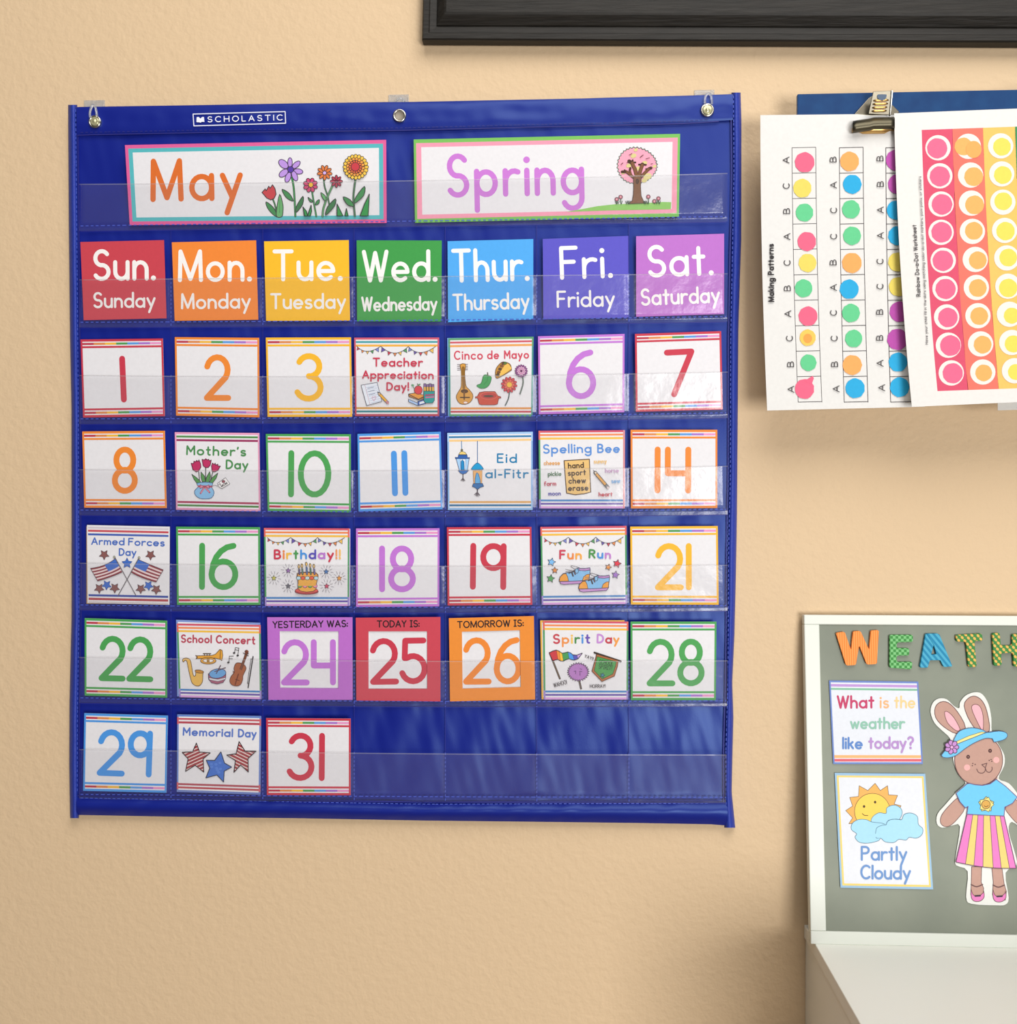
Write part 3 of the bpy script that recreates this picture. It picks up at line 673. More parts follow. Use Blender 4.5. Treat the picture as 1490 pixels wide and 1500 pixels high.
for i in range(34):
    a = 2*math.pi*i/34
    for k in (0, 0.5): cr.append((908+(250+(12 if k else -6))*math.cos(a+k*2*math.pi/34), 330+(228+(10 if k else -6))*math.sin(a+k*2*math.pi/34)-26*math.cos(a)*math.sin(a)))
A.poly(cr, 'F0A6BC', 9, '4A6A58', 2)
for x, y, r in ((860, 205, 34), (1000, 300, 34), (800, 330, 32), (915, 370, 34), (1040, 470, 50), (1000, 520, 34), (730, 420, 26), (1130, 340, 22), (890, 130, 24)): A.ell(x, y, r*1.1, r*0.8, 'D9CE8C', rot=-20)
BR = '7E5436'; BRI = '4A2E22'
for p, w in (([(905, 480), (880, 380), (840, 300), (805, 275)], 40), ([(845, 290), (850, 262)], 14), ([(845, 292), (885, 290)], 14), ([(925, 480), (950, 390), (975, 315)], 38), ([(970, 318), (930, 318)], 14), ([(970, 318), (1020, 322)], 14), ([(945, 490), (1010, 420), (1060, 370), (1085, 362)], 30), ([(1050, 378), (1020, 375)], 12), ([(880, 500), (820, 450), (770, 410), (715, 412)], 28), ([(825, 440), (812, 395), (820, 365)], 20), ([(770, 410), (745, 390)], 12)):
    A.line(p, w+9, BRI)
for p, w in (([(905, 480), (880, 380), (845, 300)], 38), ([(925, 480), (950, 390), (972, 325)], 36), ([(945, 490), (1010, 420), (1055, 375)], 26), ([(880, 500), (820, 450), (775, 412)], 24), ([(825, 440), (814, 400)], 15)): A.line(p, w, BR)
A.poly([(860, 470), (960, 470), (950, 600), (958, 720), (990, 790), (1025, 812), (790, 822), (845, 780), (858, 700), (862, 600)], BR, 8, BRI); A.poly([(875, 440), (945, 440), (945, 520), (872, 520)], BR); A.ell(908, 535, 17, 30, '56361F', 8, '3C2418')
for x, y in ((645, 765), (695, 735), (1050, 732), (1128, 790), (1180, 755)):
    A.line([(x, y), (x+4, 822)], 9, '3A6A40'); A.ell(x, y, 24, 24, 'C0687C', 7, '4A2A30'); A.ell(x, y, 8, 8, 'F0C8C8')
for x in (640, 665, 705, 770, 790, 805, 1000, 1015, 1040, 1160, 1195): A.line([(x-14, 790), (x, 825)], 7, '2E4A30'); A.line([(x+12, 785), (x, 825)], 7, '2E4A30')
for x0, y0, x1, y1 in ((805, 200, 840, 180), (945, 230, 985, 198), (1020, 250, 1065, 235), (700, 320, 725, 300), (1085, 315, 1105, 310), (790, 295, 775, 300)): A.line([(x0, y0), (x1, y1)], 9, '6A3A40')
A.build('season_banner', 'white banner with purple Spring lettering and a pink blossom tree', 'card', 'banners in the top pocket')
# ------------------------------------------------------------ picture cards (drawn in the coordinates of close views)
def event(q, zoom, d0=0.0104): return new_card(quad(q), d0).z(*zoom)
def star(A, cx, cy, r, c, rot=-90, w=0, ink=INK, k=0.45):
    p = []
    for i in range(10):
        a = math.radians(rot+36*i); rr = r if i % 2 == 0 else r*k; p.append((cx+rr*math.cos(a), cy+rr*math.sin(a)))
    A.poly(p, c, w, ink)
FL = ['C84858', 'E08A50', 'EEC060', '5C9A64', '7C86CC', '6A58A8']
def bunting(A, swags, cols=FL):
    i = 0
    for (x0, y0), (xs, ys), (x1, y1) in swags:
        cxm, cym = 2*xs-(x0+x1)/2, 2*ys-(y0+y1)/2
        B = lambda t: ((1-t)**2*x0+2*t*(1-t)*cxm+t*t*x1, (1-t)**2*y0+2*t*(1-t)*cym+t*t*y1)
        for t in (0.04, 0.24, 0.44, 0.62, 0.80):
            a, b_ = B(t), B(t+0.13); mx, my = (a[0]+b_[0])/2, (a[1]+b_[1])/2; dx, dy = b_[0]-a[0], b_[1]-a[1]
            A.poly([a, b_, (mx-dy*0.9, my+abs(dx)*0.95)], cols[i % len(cols)], 6, '4A4450'); i += 1
        A.line([B(k/12) for k in range(13)], 8, '3C3A44')
Z14 = 140/1490
# teacher appreciation
A = event((518.9,494.6,643.4,494.4,643.4,609.6,520.2,609.6), (510, 490, Z14)); event_border(A, ('D05C74', '3E9CA4', 'EDB048'), ('B8465C', '2E8088', 'D09A4A'), ('D05C74', 'C24A62', 'B8465C'))
bunting(A, (((135, 180), (300, 262), (510, 182)), ((510, 182), (730, 290), (940, 187)), ((940, 187), (1130, 282), (1365, 187))))
tc = 'C63C54'
A.text('Teacher', 398, 492, 1155, 492, 120, 24, tc, gap=3.0); A.text('Appreciation', 232, 680, 1326, 688, 110, 24, tc, gap=2.9); A.text('Day!', 612, 868, 942, 866, 112, 24, tc, gap=3.0)
A.poly([(205, 792), (455, 748), (528, 1045), (292, 1108)], 'E6ECF6', 9, '5A5A66'); A.line([(262, 785), (345, 1095)], 5, 'C890A0')
for i in range(8): A.line([(275+i*12, 830+i*34), (470+i*9, 795+i*33)], 4, 'A8B8DC')
for i in range(3): A.line([(310+i*10, 840+i*52), (400+i*10, 820+i*50)], 10, '9AA2B4')
A.line([(372, 990), (385, 970), (405, 985), (425, 962), (440, 985), (405, 1035), (372, 990)], 5, 'D07C98')
A.line([(480, 915), (625, 1070)], 46, INK, cap=False); A.line([(500, 936), (600, 1043)], 32, 'EDB03A', cap=False); A.poly([(462, 892), (515, 925), (480, 955)], 'DCC0A0', 6); A.poly([(462, 892), (485, 905), (472, 922)], INK); A.line([(605, 1048), (625, 1070)], 34, 'C88890')
A.poly([(945, 930), (1090, 1010), (1205, 970), (1200, 1000), (1090, 1020), (950, 970)], 'B87A34', 8); A.poly([(945, 930), (1060, 912), (1205, 955), (1100, 1010)], 'E49A3C', 8); A.poly([(945, 1010), (1090, 1070), (1210, 1025), (1210, 1075), (1090, 1112), (945, 1050)], 'A8C4EC', 8); A.poly([(1090, 1045), (1205, 1010), (1212, 1080), (1090, 1110)], '3E62B4', 8); A.poly([(1115, 1055), (1190, 1035), (1195, 1070), (1115, 1090)], 'E6ECF4')
A.ell(1098, 868, 62, 66, 'D8404C', 8, '7A2A34'); A.line([(1095, 800), (1085, 770)], 12, '5A4A3A'); A.ell(1112, 785, 26, 10, '5C9A64', 0, rot=-30); A.line([(1040, 860), (1018, 810)], 8, '4A7A5A'); A.ell(1010, 795, 22, 18, '6AA078')
for i in range(4): x = 1200+i*42; A.line([(x, 765+(i % 2)*12), (x+2, 900)], 40, INK, cap=False); A.line([(x, 820), (x+2, 895)], 30, 'E2B050', cap=False); A.line([(x, 772+(i % 2)*12), (x, 818)], 30, '8A6AA0', cap=False)
A.poly([(1182, 885), (1350, 885), (1348, 1030), (1320, 1070), (1215, 1072), (1185, 1040)], '1E9A98', 8); A.line([(1205, 950), (1345, 940)], 24, 'A83A6A', cap=False); A.line([(1210, 985), (1345, 975)], 20, 'D06A9C', cap=False)
A.build('event_card', 'white card with bunting and red Teacher Appreciation Day! lettering', 'card', 'picture cards in the chart pockets')
# cinco de mayo
A = event((657,495.6,781.8,493.2,780.4,610,658,610), (650, 490, Z14)); event_border(A, ('5CA070', 'CE5A66', 'E8A45C'), ('5CA070', 'C04A56', 'DC9450'), ('5CA070', '47948C', '47948C'))
A.text('Cinco', 172, 388, 602, 380, 125, 22, 'D04A5E', gap=3.3); A.text('de', 688, 376, 855, 374, 118, 22, 'D04A5E', gap=3.3); A.text('Mayo', 952, 372, 1322, 366, 115, 22, 'D04A5E', gap=3.3, style='k')
for i in range(4): A.line([(215, 470+i*28), (375, 465+i*28)], 9, '5A5058')
A.poly([(255, 470), (340, 460), (335, 545), (330, 600), (345, 790), (390, 850), (450, 925), (455, 990), (410, 1060), (330, 1090), (250, 1075), (205, 1010), (200, 950), (245, 870), (275, 800), (275, 560)], 'D49A44', 9, '6A4A20', 2)
A.line([(305, 520), (315, 830)], 46, '8E6424'); A.ell(325, 885, 58, 32, '5A3A1C'); A.line([(320, 900), (322, 1010)], 26, '7A5020'); A.line([(262, 982), (402, 982)], 18, '3A2618'); A.ell(342, 1062, 34, 18, 'F0E4DC', 6, 'B06040')
A.poly([(620, 645), (660, 628), (735, 655), (742, 700), (715, 780), (660, 830), (590, 842), (528, 815), (522, 790), (580, 765), (605, 700)], '43A058', 8, '2E6A3A', 3); A.line([(690, 640), (685, 595)], 16, '5A5A4A'); A.line([(690, 650), (680, 720), (630, 780)], 6, '2E7A42')
A.poly([(905, 435), (980, 435), (1040, 470), (1058, 540), (1040, 570), (870, 670), (825, 680), (808, 640), (820, 530)], 'C08A3C', 9, '6A4A2A', 3); A.poly([(960, 470), (1005, 455), (1045, 500), (1050, 545), (870, 660), (880, 590)], 'ECBE5C', 5, '8A6A3A', 3)
for x, y, c in ((930, 450, '6A4A3A'), (905, 490, '8A5A3A'), (880, 540, '5A4632'), (860, 590, '7A5030'), (845, 630, '5A4632'), (960, 448, '5A7A3A')): A.ell(x, y, 26, 20, c, 4)
A.poly([(560, 905), (640, 890), (800, 890), (850, 960), (890, 970), (895, 990), (860, 995), (840, 1085), (790, 1098), (590, 1098), (555, 1085), (530, 990), (495, 992), (500, 970), (525, 968)], 'C8503C', 8, '7A2E24'); A.ell(705, 955, 130, 55, 'BC4440', 6, 'E07A60'); A.ell(700, 962, 80, 18, '5A4438', 0)
stem(A, [(1030, 890), (1010, 1000), (962, 1105)], 8, '6E7A7A'); petals(A, 1022, 785, 12, 92, 34, 22, 'CC4650', 6, 8, '8A3038'); petals(A, 1022, 785, 10, 58, 28, 20, 'E0705A', 5, 0, 'A03A3A'); A.ell(1026, 785, 42, 42, 'EBBA48', 5, 'A8702A')
stem(A, [(1235, 660), (1240, 770), (1192, 930)], 8, '6E8276'); petals(A, 1212, 572, 16, 74, 26, 14, '8C5088', 5, 0, '6A3A6A'); petals(A, 1212, 572, 11, 42, 24, 12, 'B86A9C', 5, 10, 'F0D8E8'); A.ell(1212, 572, 20, 20, '6A3A60')
A.build('event_card', 'white card reading Cinco de Mayo with guitar, pepper, taco and flowers', 'card', 'picture cards in the chart pockets')
# mother's day
A = event((256,633,380,634.3,381.5,749.3,258,746.7), (250, 625, Z14)); event_border(A, ('E8A0C4', '4E8C48', '9A3460'), ('DC9ABC', '4E8444', 'A83E5E'), ('E8A0C4', 'E29CBC', 'DC9ABC'))
A.text("Mother's", 255, 432, 1165, 452, 130, 27, '4E8C54', gap=3.2, style='k'); A.text('Day', 872, 650, 1200, 656, 125, 27, '4E8C54', gap=3.0)
for p, x0, x1 in (([(440, 705), (455, 870)], 0, 0), ([(548, 635), (545, 870)], 0, 0), ([(660, 705), (615, 870)], 0, 0)): A.line(p, 14, '4A4A48')
for p in ([(332, 742), (400, 790), (465, 850), (470, 900), (420, 895), (365, 820)], [(475, 705), (530, 770), (545, 860), (495, 860), (475, 790)], [(610, 700), (625, 770), (600, 870), (545, 870), (560, 790)], [(738, 722), (715, 800), (640, 900), (605, 870), (650, 795)]): A.poly(p, '559A50', 9)
for p in ([(322, 572), (362, 575), (365, 538), (395, 550), (408, 525), (430, 545), (445, 518), (470, 580), (475, 630), (440, 690), (400, 705), (350, 670)], [(492, 510), (530, 520), (550, 500), (575, 520), (595, 510), (612, 535), (636, 520), (620, 600), (590, 635), (550, 640), (510, 610)], [(640, 615), (655, 568), (680, 590), (698, 570), (705, 600), (740, 585), (740, 615), (778, 615), (740, 680), (690, 705), (650, 695)]): A.poly(p, 'BC3464', 11, '5A2038')
A.poly([(420, 880), (540, 865), (650, 878), (655, 905), (640, 940), (670, 990), (680, 1040), (640, 1110), (550, 1125), (450, 1115), (385, 1060), (378, 1000), (420, 955), (440, 935), (418, 905)], '8ABEE6', 9, '3A5A80', 2)
A.line([(440, 930), (640, 935)], 30, 'B84A60'); A.poly([(530, 940), (465, 905), (460, 965)], 'E08AA0', 7, '7A2A40'); A.poly([(540, 940), (600, 905), (605, 965)], 'E08AA0', 7, '7A2A40'); A.line([(525, 950), (470, 1040)], 26, '9A3A50'); A.line([(545, 950), (610, 1025)], 26, '9A3A50'); A.line([(525, 955), (475, 1035)], 15, 'E090A4'); A.line([(548, 955), (605, 1020)], 15, 'E090A4')
A.line(smooth_closed([(640, 935), (690, 915), (735, 930)], 5, False), 6, '55505A'); A.poly([(735, 885), (860, 795), (928, 890), (800, 965), (748, 930)], 'F4F2F2', 7, '5A565C', 0)
A.text('|', 770, 905, 770, 880, 20, 9, INK); A.line([(765, 880), (785, 905)], 9, INK); A.ell(828, 855, 24, 20, 'A05060', 6); A.text('MOM', 800, 942, 890, 890, 30, 8, INK, gap=3)
A.build('event_card', "white card with green Mother's Day lettering and tulips in a blue vase", 'card', 'picture cards in the chart pockets')
# eid
A = event((655.3,634.2,780.6,632.4,780.4,747,656.2,747), (650, 625, Z14)); event_border(A, ('A2CAF4', '2E7CB0', 'F2CA8C'), ('94BCE8', '2A6E9C', 'DCA868'), ('A2CAF4', '84B0E4', '94BCE8'))
ec = '1E7EB0'
A.text('Eid', 842, 556, 1132, 556, 128, 24, ec, gap=3.4); A.text('al-Fitr', 660, 795, 1310, 795, 125, 24, ec, gap=3.2, style='k')
A.line([(278, 225), (282, 350)], 11, '3E7AAC'); A.line([(527, 225), (528, 575)], 11, '4A6EA0'); A.ell(284, 368, 20, 24, '6A6A5A'); A.poly([(284, 385), (335, 400), (362, 435), (235, 435), (255, 400)], 'F0D27C', 7, '55604A'); A.poly([(232, 440), (365, 440), (372, 485), (405, 480), (402, 500), (185, 500), (180, 478), (225, 480)], '2E62B0', 7, '2A3A60')
A.poly([(195, 500), (398, 498), (372, 680), (245, 682)], 'A8D0F4', 8, '2E4A78'); A.poly([(258, 505), (345, 505), (342, 675), (268, 675)], 'DCE8F4', 5, '4A78B0'); A.poly([(290, 515), (318, 545), (325, 675), (272, 675), (270, 545)], '1E8AC8', 6, '2A4A78'); A.poly([(228, 685), (390, 680), (350, 725), (300, 742), (262, 725)], '2E6CB8', 8, '2A3A60')
A.line([(302, 745), (302, 800)], 14, '3A3440')
for d in (-34, -16, 2, 18, 32): A.line([(302, 798), (302+d, 855-abs(d)*0.4)], 8, '5A5058')
A.poly([(528, 565), (575, 595), (610, 640), (608, 665), (445, 668), (445, 640), (482, 595)], '1E9AD2', 8, '2A5A80', 3); A.poly([(460, 690), (600, 688), (596, 885), (470, 885)], 'E6B070', 6, 'A87848'); A.poly([(520, 720), (545, 745), (575, 885), (490, 885), (505, 745)], '5CAAE0', 8, '2E5A88', 2); A.poly([(465, 888), (605, 885), (625, 930), (575, 945), (528, 980), (490, 950), (448, 932)], '2A6CAC', 9, '223A60')
A.line([(528, 980), (528, 1020)], 16, '3A3440')
for d in (-48, -30, -12, 8, 28, 38): A.line([(528, 1018), (528+d, 1095-abs(d)*0.7)], 9, '5E545C')
A.build('event_card', 'white card reading Eid al-Fitr with two hanging blue lanterns', 'card', 'picture cards in the chart pockets')
# spelling bee
ZB = 145/1490
A = event((789,631,915.6,630,915.6,744.7,790,744.7), (780, 625, ZB)); rainbow_border(A); A.rect(0.978, 0.0, 1.0, 1.0, 'D89098')
A.text('Spelling', 170, 398, 880, 384, 122, 24, '5C90D8', gap=3.0); A.text('Bee', 988, 386, 1305, 384, 118, 24, '5C90D8', gap=3.2)
A.poly([(478, 512), (858, 490), (878, 985), (780, 1010), (640, 1025), (515, 1000), (498, 800)], 'E8C07A', 14, '5A4432')
for s_, x0, y0, x1, y1 in (('hand', 545, 625, 770, 612), ('sport', 542, 735, 800, 722), ('chew', 552, 852, 800, 845), ('erase', 545, 962, 838, 955)): A.text(s_, x0, y0, x1, y1, 75, 17, '4E3C2E', gap=3.2)
for s_, x0, y0, x1, c in (('cheese', 178, 576, 412, 'E0A86A'), ('pickle', 240, 740, 432, '567A5C'), ('farm', 182, 888, 355, 'C04A5E'), ('moon', 245, 1035, 425, '5E5AA8'), ('sunny', 930, 552, 1115, 'EAC488'), ('horse', 1102, 690, 1298, 'C8A4C8'), ('sew', 1195, 848, 1318, '82AEDC'), ('heart', 1005, 1048, 1200, 'C44656')): A.text(s_, x0, y0, x1, y0-4, 58, 12, c, gap=3.0)
A.line([(935, 680), (1145, 925)], 52, '4A4440', cap=False); A.line([(962, 712), (1100, 872)], 32, 'E0A452', cap=False); A.line([(1105, 880), (1128, 906)], 34, '8A8A8E', cap=False); A.ell(1138, 918, 20, 20, 'D8C8C8'); A.poly([(920, 660), (978, 692), (945, 722)], 'E8D4B8', 6); A.poly([(920, 660), (948, 674), (932, 690)], INK)
A.build('event_card', 'white card reading Spelling Bee with a yellow word list and pencil', 'card', 'picture cards in the chart pockets')
# armed forces day
A = event((127.4,769,248.7,771.5,248.2,886,128.4,883.4), (120, 760, 135/1490))
for v0, v1, c in ((0.022, 0.044, 'CFC8D0'), (0.060, 0.086, 'C8505A'), (0.106, 0.132, '4A64B4'), (0.885, 0.912, '3C50A0'), (0.930, 0.960, 'B04A50'), (0.975, 1.0, 'D0C8C8')): A.rect(0.012, v0, 0.985, v1, c)
A.text('Armed', 160, 412, 680, 420, 105, 22, '4E70C0', gap=2.8); A.text('Forces', 758, 422, 1330, 438, 105, 22, '4E70C0', gap=2.8); A.text('Day', 608, 588, 872, 592, 105, 22, '4E70C0', gap=2.8)
SR = '8A5A58'; SB = '4470C8'
for x, y, r, c, ro in ((362, 580, 84, SR, 90), (1112, 585, 84, SR, 90), (732, 718, 86, SB, -90), (283, 1125, 84, SR, 88), (405, 1070, 80, SB, 95), (535, 1118, 84, SR, 90), (955, 1130, 82, SR, 90), (1082, 1080, 80, SB, 86), (1208, 1142, 84, SR, 93)): star(A, x, y, r, c, ro, 7, '4A3A44' if c == SR else '2E4A90', 0.5)
A.line([(540, 625), (880, 1240)], 13, '6A6468'); A.line([(925, 640), (590, 1240)], 13, '6A6468'); A.ell(528, 618, 18, 18, 'B8B8A0', 5); A.ell(930, 628, 18, 18, 'B8B8A0', 5)
def flag(A, hoist_t, hoist_b, fly_t, fly_b, ct, cb):
    def edge(a, b_, c, n=10): return [((1-t)**2*a[0]+2*t*(1-t)*c[0]+t*t*b_[0], (1-t)**2*a[1]+2*t*(1-t)*c[1]+t*t*b_[1]) for t in [i/n for i in range(n+1)]]
    T_ = edge(hoist_t, fly_t, ct); B_ = edge(hoist_b, fly_b, cb)
    L_ = lambda k: [(T_[i][0]*(1-k)+B_[i][0]*k, T_[i][1]*(1-k)+B_[i][1]*k) for i in range(11)]
    n = 9
    for i in range(n): A.poly(L_(i/n)+L_((i+1)/n)[::-1], '8E3A44' if i % 2 == 0 else 'EAD4D4')
    h = L_(5/n); A.poly(T_[:6]+h[:6][::-1], SB); A.line(T_, 7, '4A2A34'); A.line(B_, 7, '4A2A34'); A.line([T_[-1], B_[-1]], 8, '4A2A34')
flag(A, (548, 640), (655, 860), (145, 800), (262, 1005), (400, 770), (520, 930)); flag(A, (915, 655), (808, 868), (1322, 825), (1205, 1022), (1080, 730), (960, 960))
A.line([(540, 625), (665, 850)], 13, '6A6468'); A.line([(925, 640), (800, 862)], 13, '6A6468')
A.build('event_card', 'white card reading Armed Forces Day with two crossed flags and stars', 'card', 'picture cards in the chart pockets')
# birthday
A = event((386.7,773.3,512.0,774.1,511.6,887.6,388.2,887.5), (380, 765, Z14)); rainbow_border(A)
bunting(A, (((125, 238), (290, 315), (490, 238)), ((490, 238), (715, 332), (910, 238)), ((910, 238), (1100, 325), (1330, 240))))
bc = ['C83C52', 'E8874A', 'EEBB4E', '4E9A58', '4A92DC', '5A52B4', 'B878CC', 'C83C52', 'E8A070', 'EEC070']
A.text('Birthday!!', 242, 565, 1258, 562, 128, 29, bc, gap=3.4)
def burst(A, x, y, c):
    for i in range(12):
        a = math.radians(i*30+8); r0 = 62 if i % 2 else 70; r1 = 100 if i % 2 else 112
        A.line([(x+r0*math.cos(a), y+r0*math.sin(a)), (x+r1*math.cos(a), y+r1*math.sin(a))], 6, '8A8690')
    star(A, x, y, 44, c, -90, 6, '4A4650')
for x, y, c in ((230, 870, 'C8C460'), (455, 755, '9A70B0'), (1047, 770, '4A7AB8'), (1250, 872, 'EAA048'), (457, 995, '6A6A74'), (1057, 995, 'D04A6A')): burst(A, x, y, c)
A.ell(745, 1080, 182, 42, 'B44448', 8, '5A2A30'); A.ell(745, 1062, 178, 40, 'DC5C54', 6, '7A2E34')
A.poly([(595, 830), (600, 800), (640, 785), (760, 775), (890, 785), (922, 815), (925, 850), (910, 900), (895, 960), (890, 1040), (850, 1072), (745, 1085), (650, 1070), (612, 1030), (612, 900)], 'EAAE4E', 9, '5A3A30')
A.ell(758, 822, 158, 38, 'F0A850', 7, '7A4A30')
for i, c in enumerate(('B8DCE8', 'E06048', 'C8E0E0', 'E06048', 'B8DCE8')): A.ell(620+i*68, 868, 34, 28, c, 6)
for i, c in enumerate(('6AAE6A', 'E890B8', '6AAE6A', 'E890B8')): A.ell(640+i*80, 990, 32, 28, c, 6)
A.line([(612, 975), (890, 975)], 30, 'EAAE4E', cap=False)
for x, y, c in ((632, 740, '6A5A8A'), (680, 730, '6A8A7A'), (748, 705, '5A7AB8'), (808, 725, '5A8A70'), (866, 735, '7A70B0')): A.line([(x, y), (x+4, 808)], 27, INK); A.line([(x, y), (x+4, 805)], 16, c); A.ell(x-6, y-52, 15, 30, 'EAC070', 8)
A.build('event_card', 'white card reading Birthday!! with bunting, fireworks and a candle cake', 'card', 'picture cards in the chart pockets')
# fun run
A = event((791.7,771.9,917.9,770.3,918.8,884.6,793.7,886), (785, 765, Z14)); rainbow_border(A)
bunting(A, (((130, 245), (300, 322), (508, 235)), ((508, 235), (730, 335), (938, 232)), ((938, 232), (1130, 325), (1365, 228))))
A.text('Fun', 380, 565, 705, 568, 122, 28, ['CC4058', 'EA8A48', 'F0A848'], gap=3.6); A.text('Run', 838, 550, 1160, 560, 118, 28, ['4E9450', '4E92DC', 'C084CC'], gap=3.6)
for x, y, r, c, ro in ((245, 620, 66, '7EBCF0', -75), (297, 750, 52, 'E08A3C', -90), (232, 878, 66, '52A058', -80), (1268, 645, 66, 'DC4454', -75), (1130, 700, 52, 'E89238', -70), (1242, 820, 62, 'A070C8', -80)): star(A, x, y, r, c, ro, 8, '4A4650', 0.48)
def shoe(A, x, y):
    P = lambda pts: [(x+a, y+b_) for a, b_ in pts]
    A.poly(P([(0, 190), (20, 250), (70, 262), (430, 238), (460, 205), (470, 180), (0, 180)]), 'C490CC', 10, '4A3A60', 0)
    A.poly(P([(0, 215), (10, 150), (60, 95), (120, 80), (200, 60), (270, 25), (300, 0), (330, 12), (420, 12), (478, 0), (482, 40), (462, 195), (300, 205), (130, 212)]), '84BEEC', 10, '3A3A60', 0)
    A.poly(P([(0, 212), (10, 150), (60, 98), (105, 92), (130, 140), (145, 208)]), 'EFA030', 9, '5A4030'); A.poly(P([(360, 200), (380, 140), (430, 105), (470, 100), (462, 192)]), 'EFA030', 9, '5A4030')
    A.poly(P([(300, 0), (330, 14), (420, 12), (478, 0), (478, 36), (400, 48), (310, 42)]), 'C08CCC', 9, '4A3A60')
    A.line(P([(195, 70), (215, 130)]), 24, '3A343C'); A.line(P([(225, 50), (250, 105)]), 20, '5A4650'); A.line(P([(150, 85), (255, 45)]), 18, '3A343C'); A.ell(x+272, y+52, 26, 36, '84BEEC', 8); A.line(smooth_closed(P([(250, 25), (190, -10), (195, -30), (260, -15), (310, 0)]), 4, False), 8, '4A4650'); A.line(P([(100, 65), (200, 40)]), 6, '6A6468'); A.line(P([(95, 25), (200, 45)]), 6, '6A6468')
shoe(A, 366, 708); shoe(A, 668, 825)
A.build('event_card', 'white card reading Fun Run with bunting, stars and blue running shoes', 'card', 'picture cards in the chart pockets')
# school concert
A = event((259,913.4,381.8,915.4,383,1024.3,262.6,1021.2), (250, 900, Z14)); rainbow_border(A)
A.text('School', 170, 432, 632, 440, 110, 24, 'B84A5C', gap=3.1); A.text('Concert', 715, 442, 1312, 458, 110, 24, 'B84A5C', gap=3.1, style='k')
OR_, OI = 'E2A442', '5E4226'
A.poly([(410, 645), (640, 640), (700, 620), (770, 545), (805, 560), (815, 640), (800, 720), (770, 700), (690, 680), (410, 690)], OR_, 9, OI); A.line([(778, 555), (770, 705)], 9, OI); A.ell(588, 722, 122, 52, OR_, 9, OI); A.ell(588, 722, 82, 26, 'EEEAE6', 7, OI); A.line([(585, 665), (588, 750)], 44, 'A88040', cap=False); A.line([(395, 640), (418, 665), (400, 690)], 14, OI)
for x in (530, 570, 610): A.line([(x-18, 612), (x+18, 612)], 16, '5A4A3A'); A.line([(x, 612), (x, 640)], 12, '5A4A3A')
A.poly(smooth_closed([(188, 720), (200, 690), (250, 680), (300, 700), (322, 760), (345, 900), (365, 960), (390, 950), (395, 890), (390, 870), (450, 865), (515, 890), (505, 930), (500, 1040), (460, 1105), (400, 1112), (340, 1070), (310, 980), (280, 850), (255, 730), (225, 715), (205, 740)], 3), 'E6B85C', 9, OI); A.ell(450, 890, 68, 24, 'C98A34', 8, OI, 8)
A.poly([(590, 925), (865, 900), (860, 1000), (820, 1060), (730, 1085), (640, 1065), (595, 1010)], 'A86078', 9, '4A3A58'); A.poly([(600, 985), (740, 1010), (862, 980), (858, 1010), (740, 1045), (605, 1018)], 'D8D4D8', 6, '4A3A58'); A.ell(735, 920, 132, 72, '6EA6DC', 9, '4A3A58', -8); A.line([(715, 920), (782, 795)], 14, '5A3A4A'); A.line([(690, 890), (858, 830)], 14, '5A3A4A')
VB, VI = 'A8603C', '5A2E20'
A.poly(smooth_closed([(1020, 765), (1080, 755), (1150, 785), (1180, 840), (1150, 910), (1130, 960), (1125, 1020), (1090, 1095), (1020, 1115), (950, 1090), (925, 1030), (950, 960), (1000, 900), (990, 840)], 3), VB, 9, VI); A.poly([(975, 880), (1000, 900), (985, 925)], VB, 6, VI); A.line([(1095, 860), (1190, 600)], 40, VI, cap=False); A.line([(1095, 860), (1188, 605)], 26, '7A4A34', cap=False); A.ell(1188, 582, 28, 26, '8A4A34', 6, VI)
A.line([(1135, 600), (1215, 645)], 12, '4A3430'); A.line([(1170, 570), (1218, 615)], 12, '4A3430'); A.line([(1010, 1090), (1060, 930)], 20, '7A3A24'); A.line([(1015, 1010), (1075, 1030)], 10, '5A2A1C')
A.line([(1290, 655), (1212, 1140)], 17, '3A3638'); A.line([(1258, 690), (1200, 1075)], 8, '4A4648'); A.line([(1258, 690), (1282, 700)], 7, '4A4648'); A.line([(1200, 1075), (1220, 1080)], 7, '4A4648')
for pts in ([(1000, 595), (1015, 515), (1070, 525), (1052, 635)], [(1008, 550), (1062, 560)], [(915, 745), (920, 650), (985, 650)], [(920, 690), (970, 690)]): A.line(pts, 8, '3A3638')
for x, y in ((995, 600), (1050, 640), (905, 748)): A.ell(x, y, 20, 14, '3A3638', rot=-15)
A.build('event_card', 'white card reading School Concert with saxophone, trumpet, drum and violin', 'card', 'picture cards in the chart pockets')
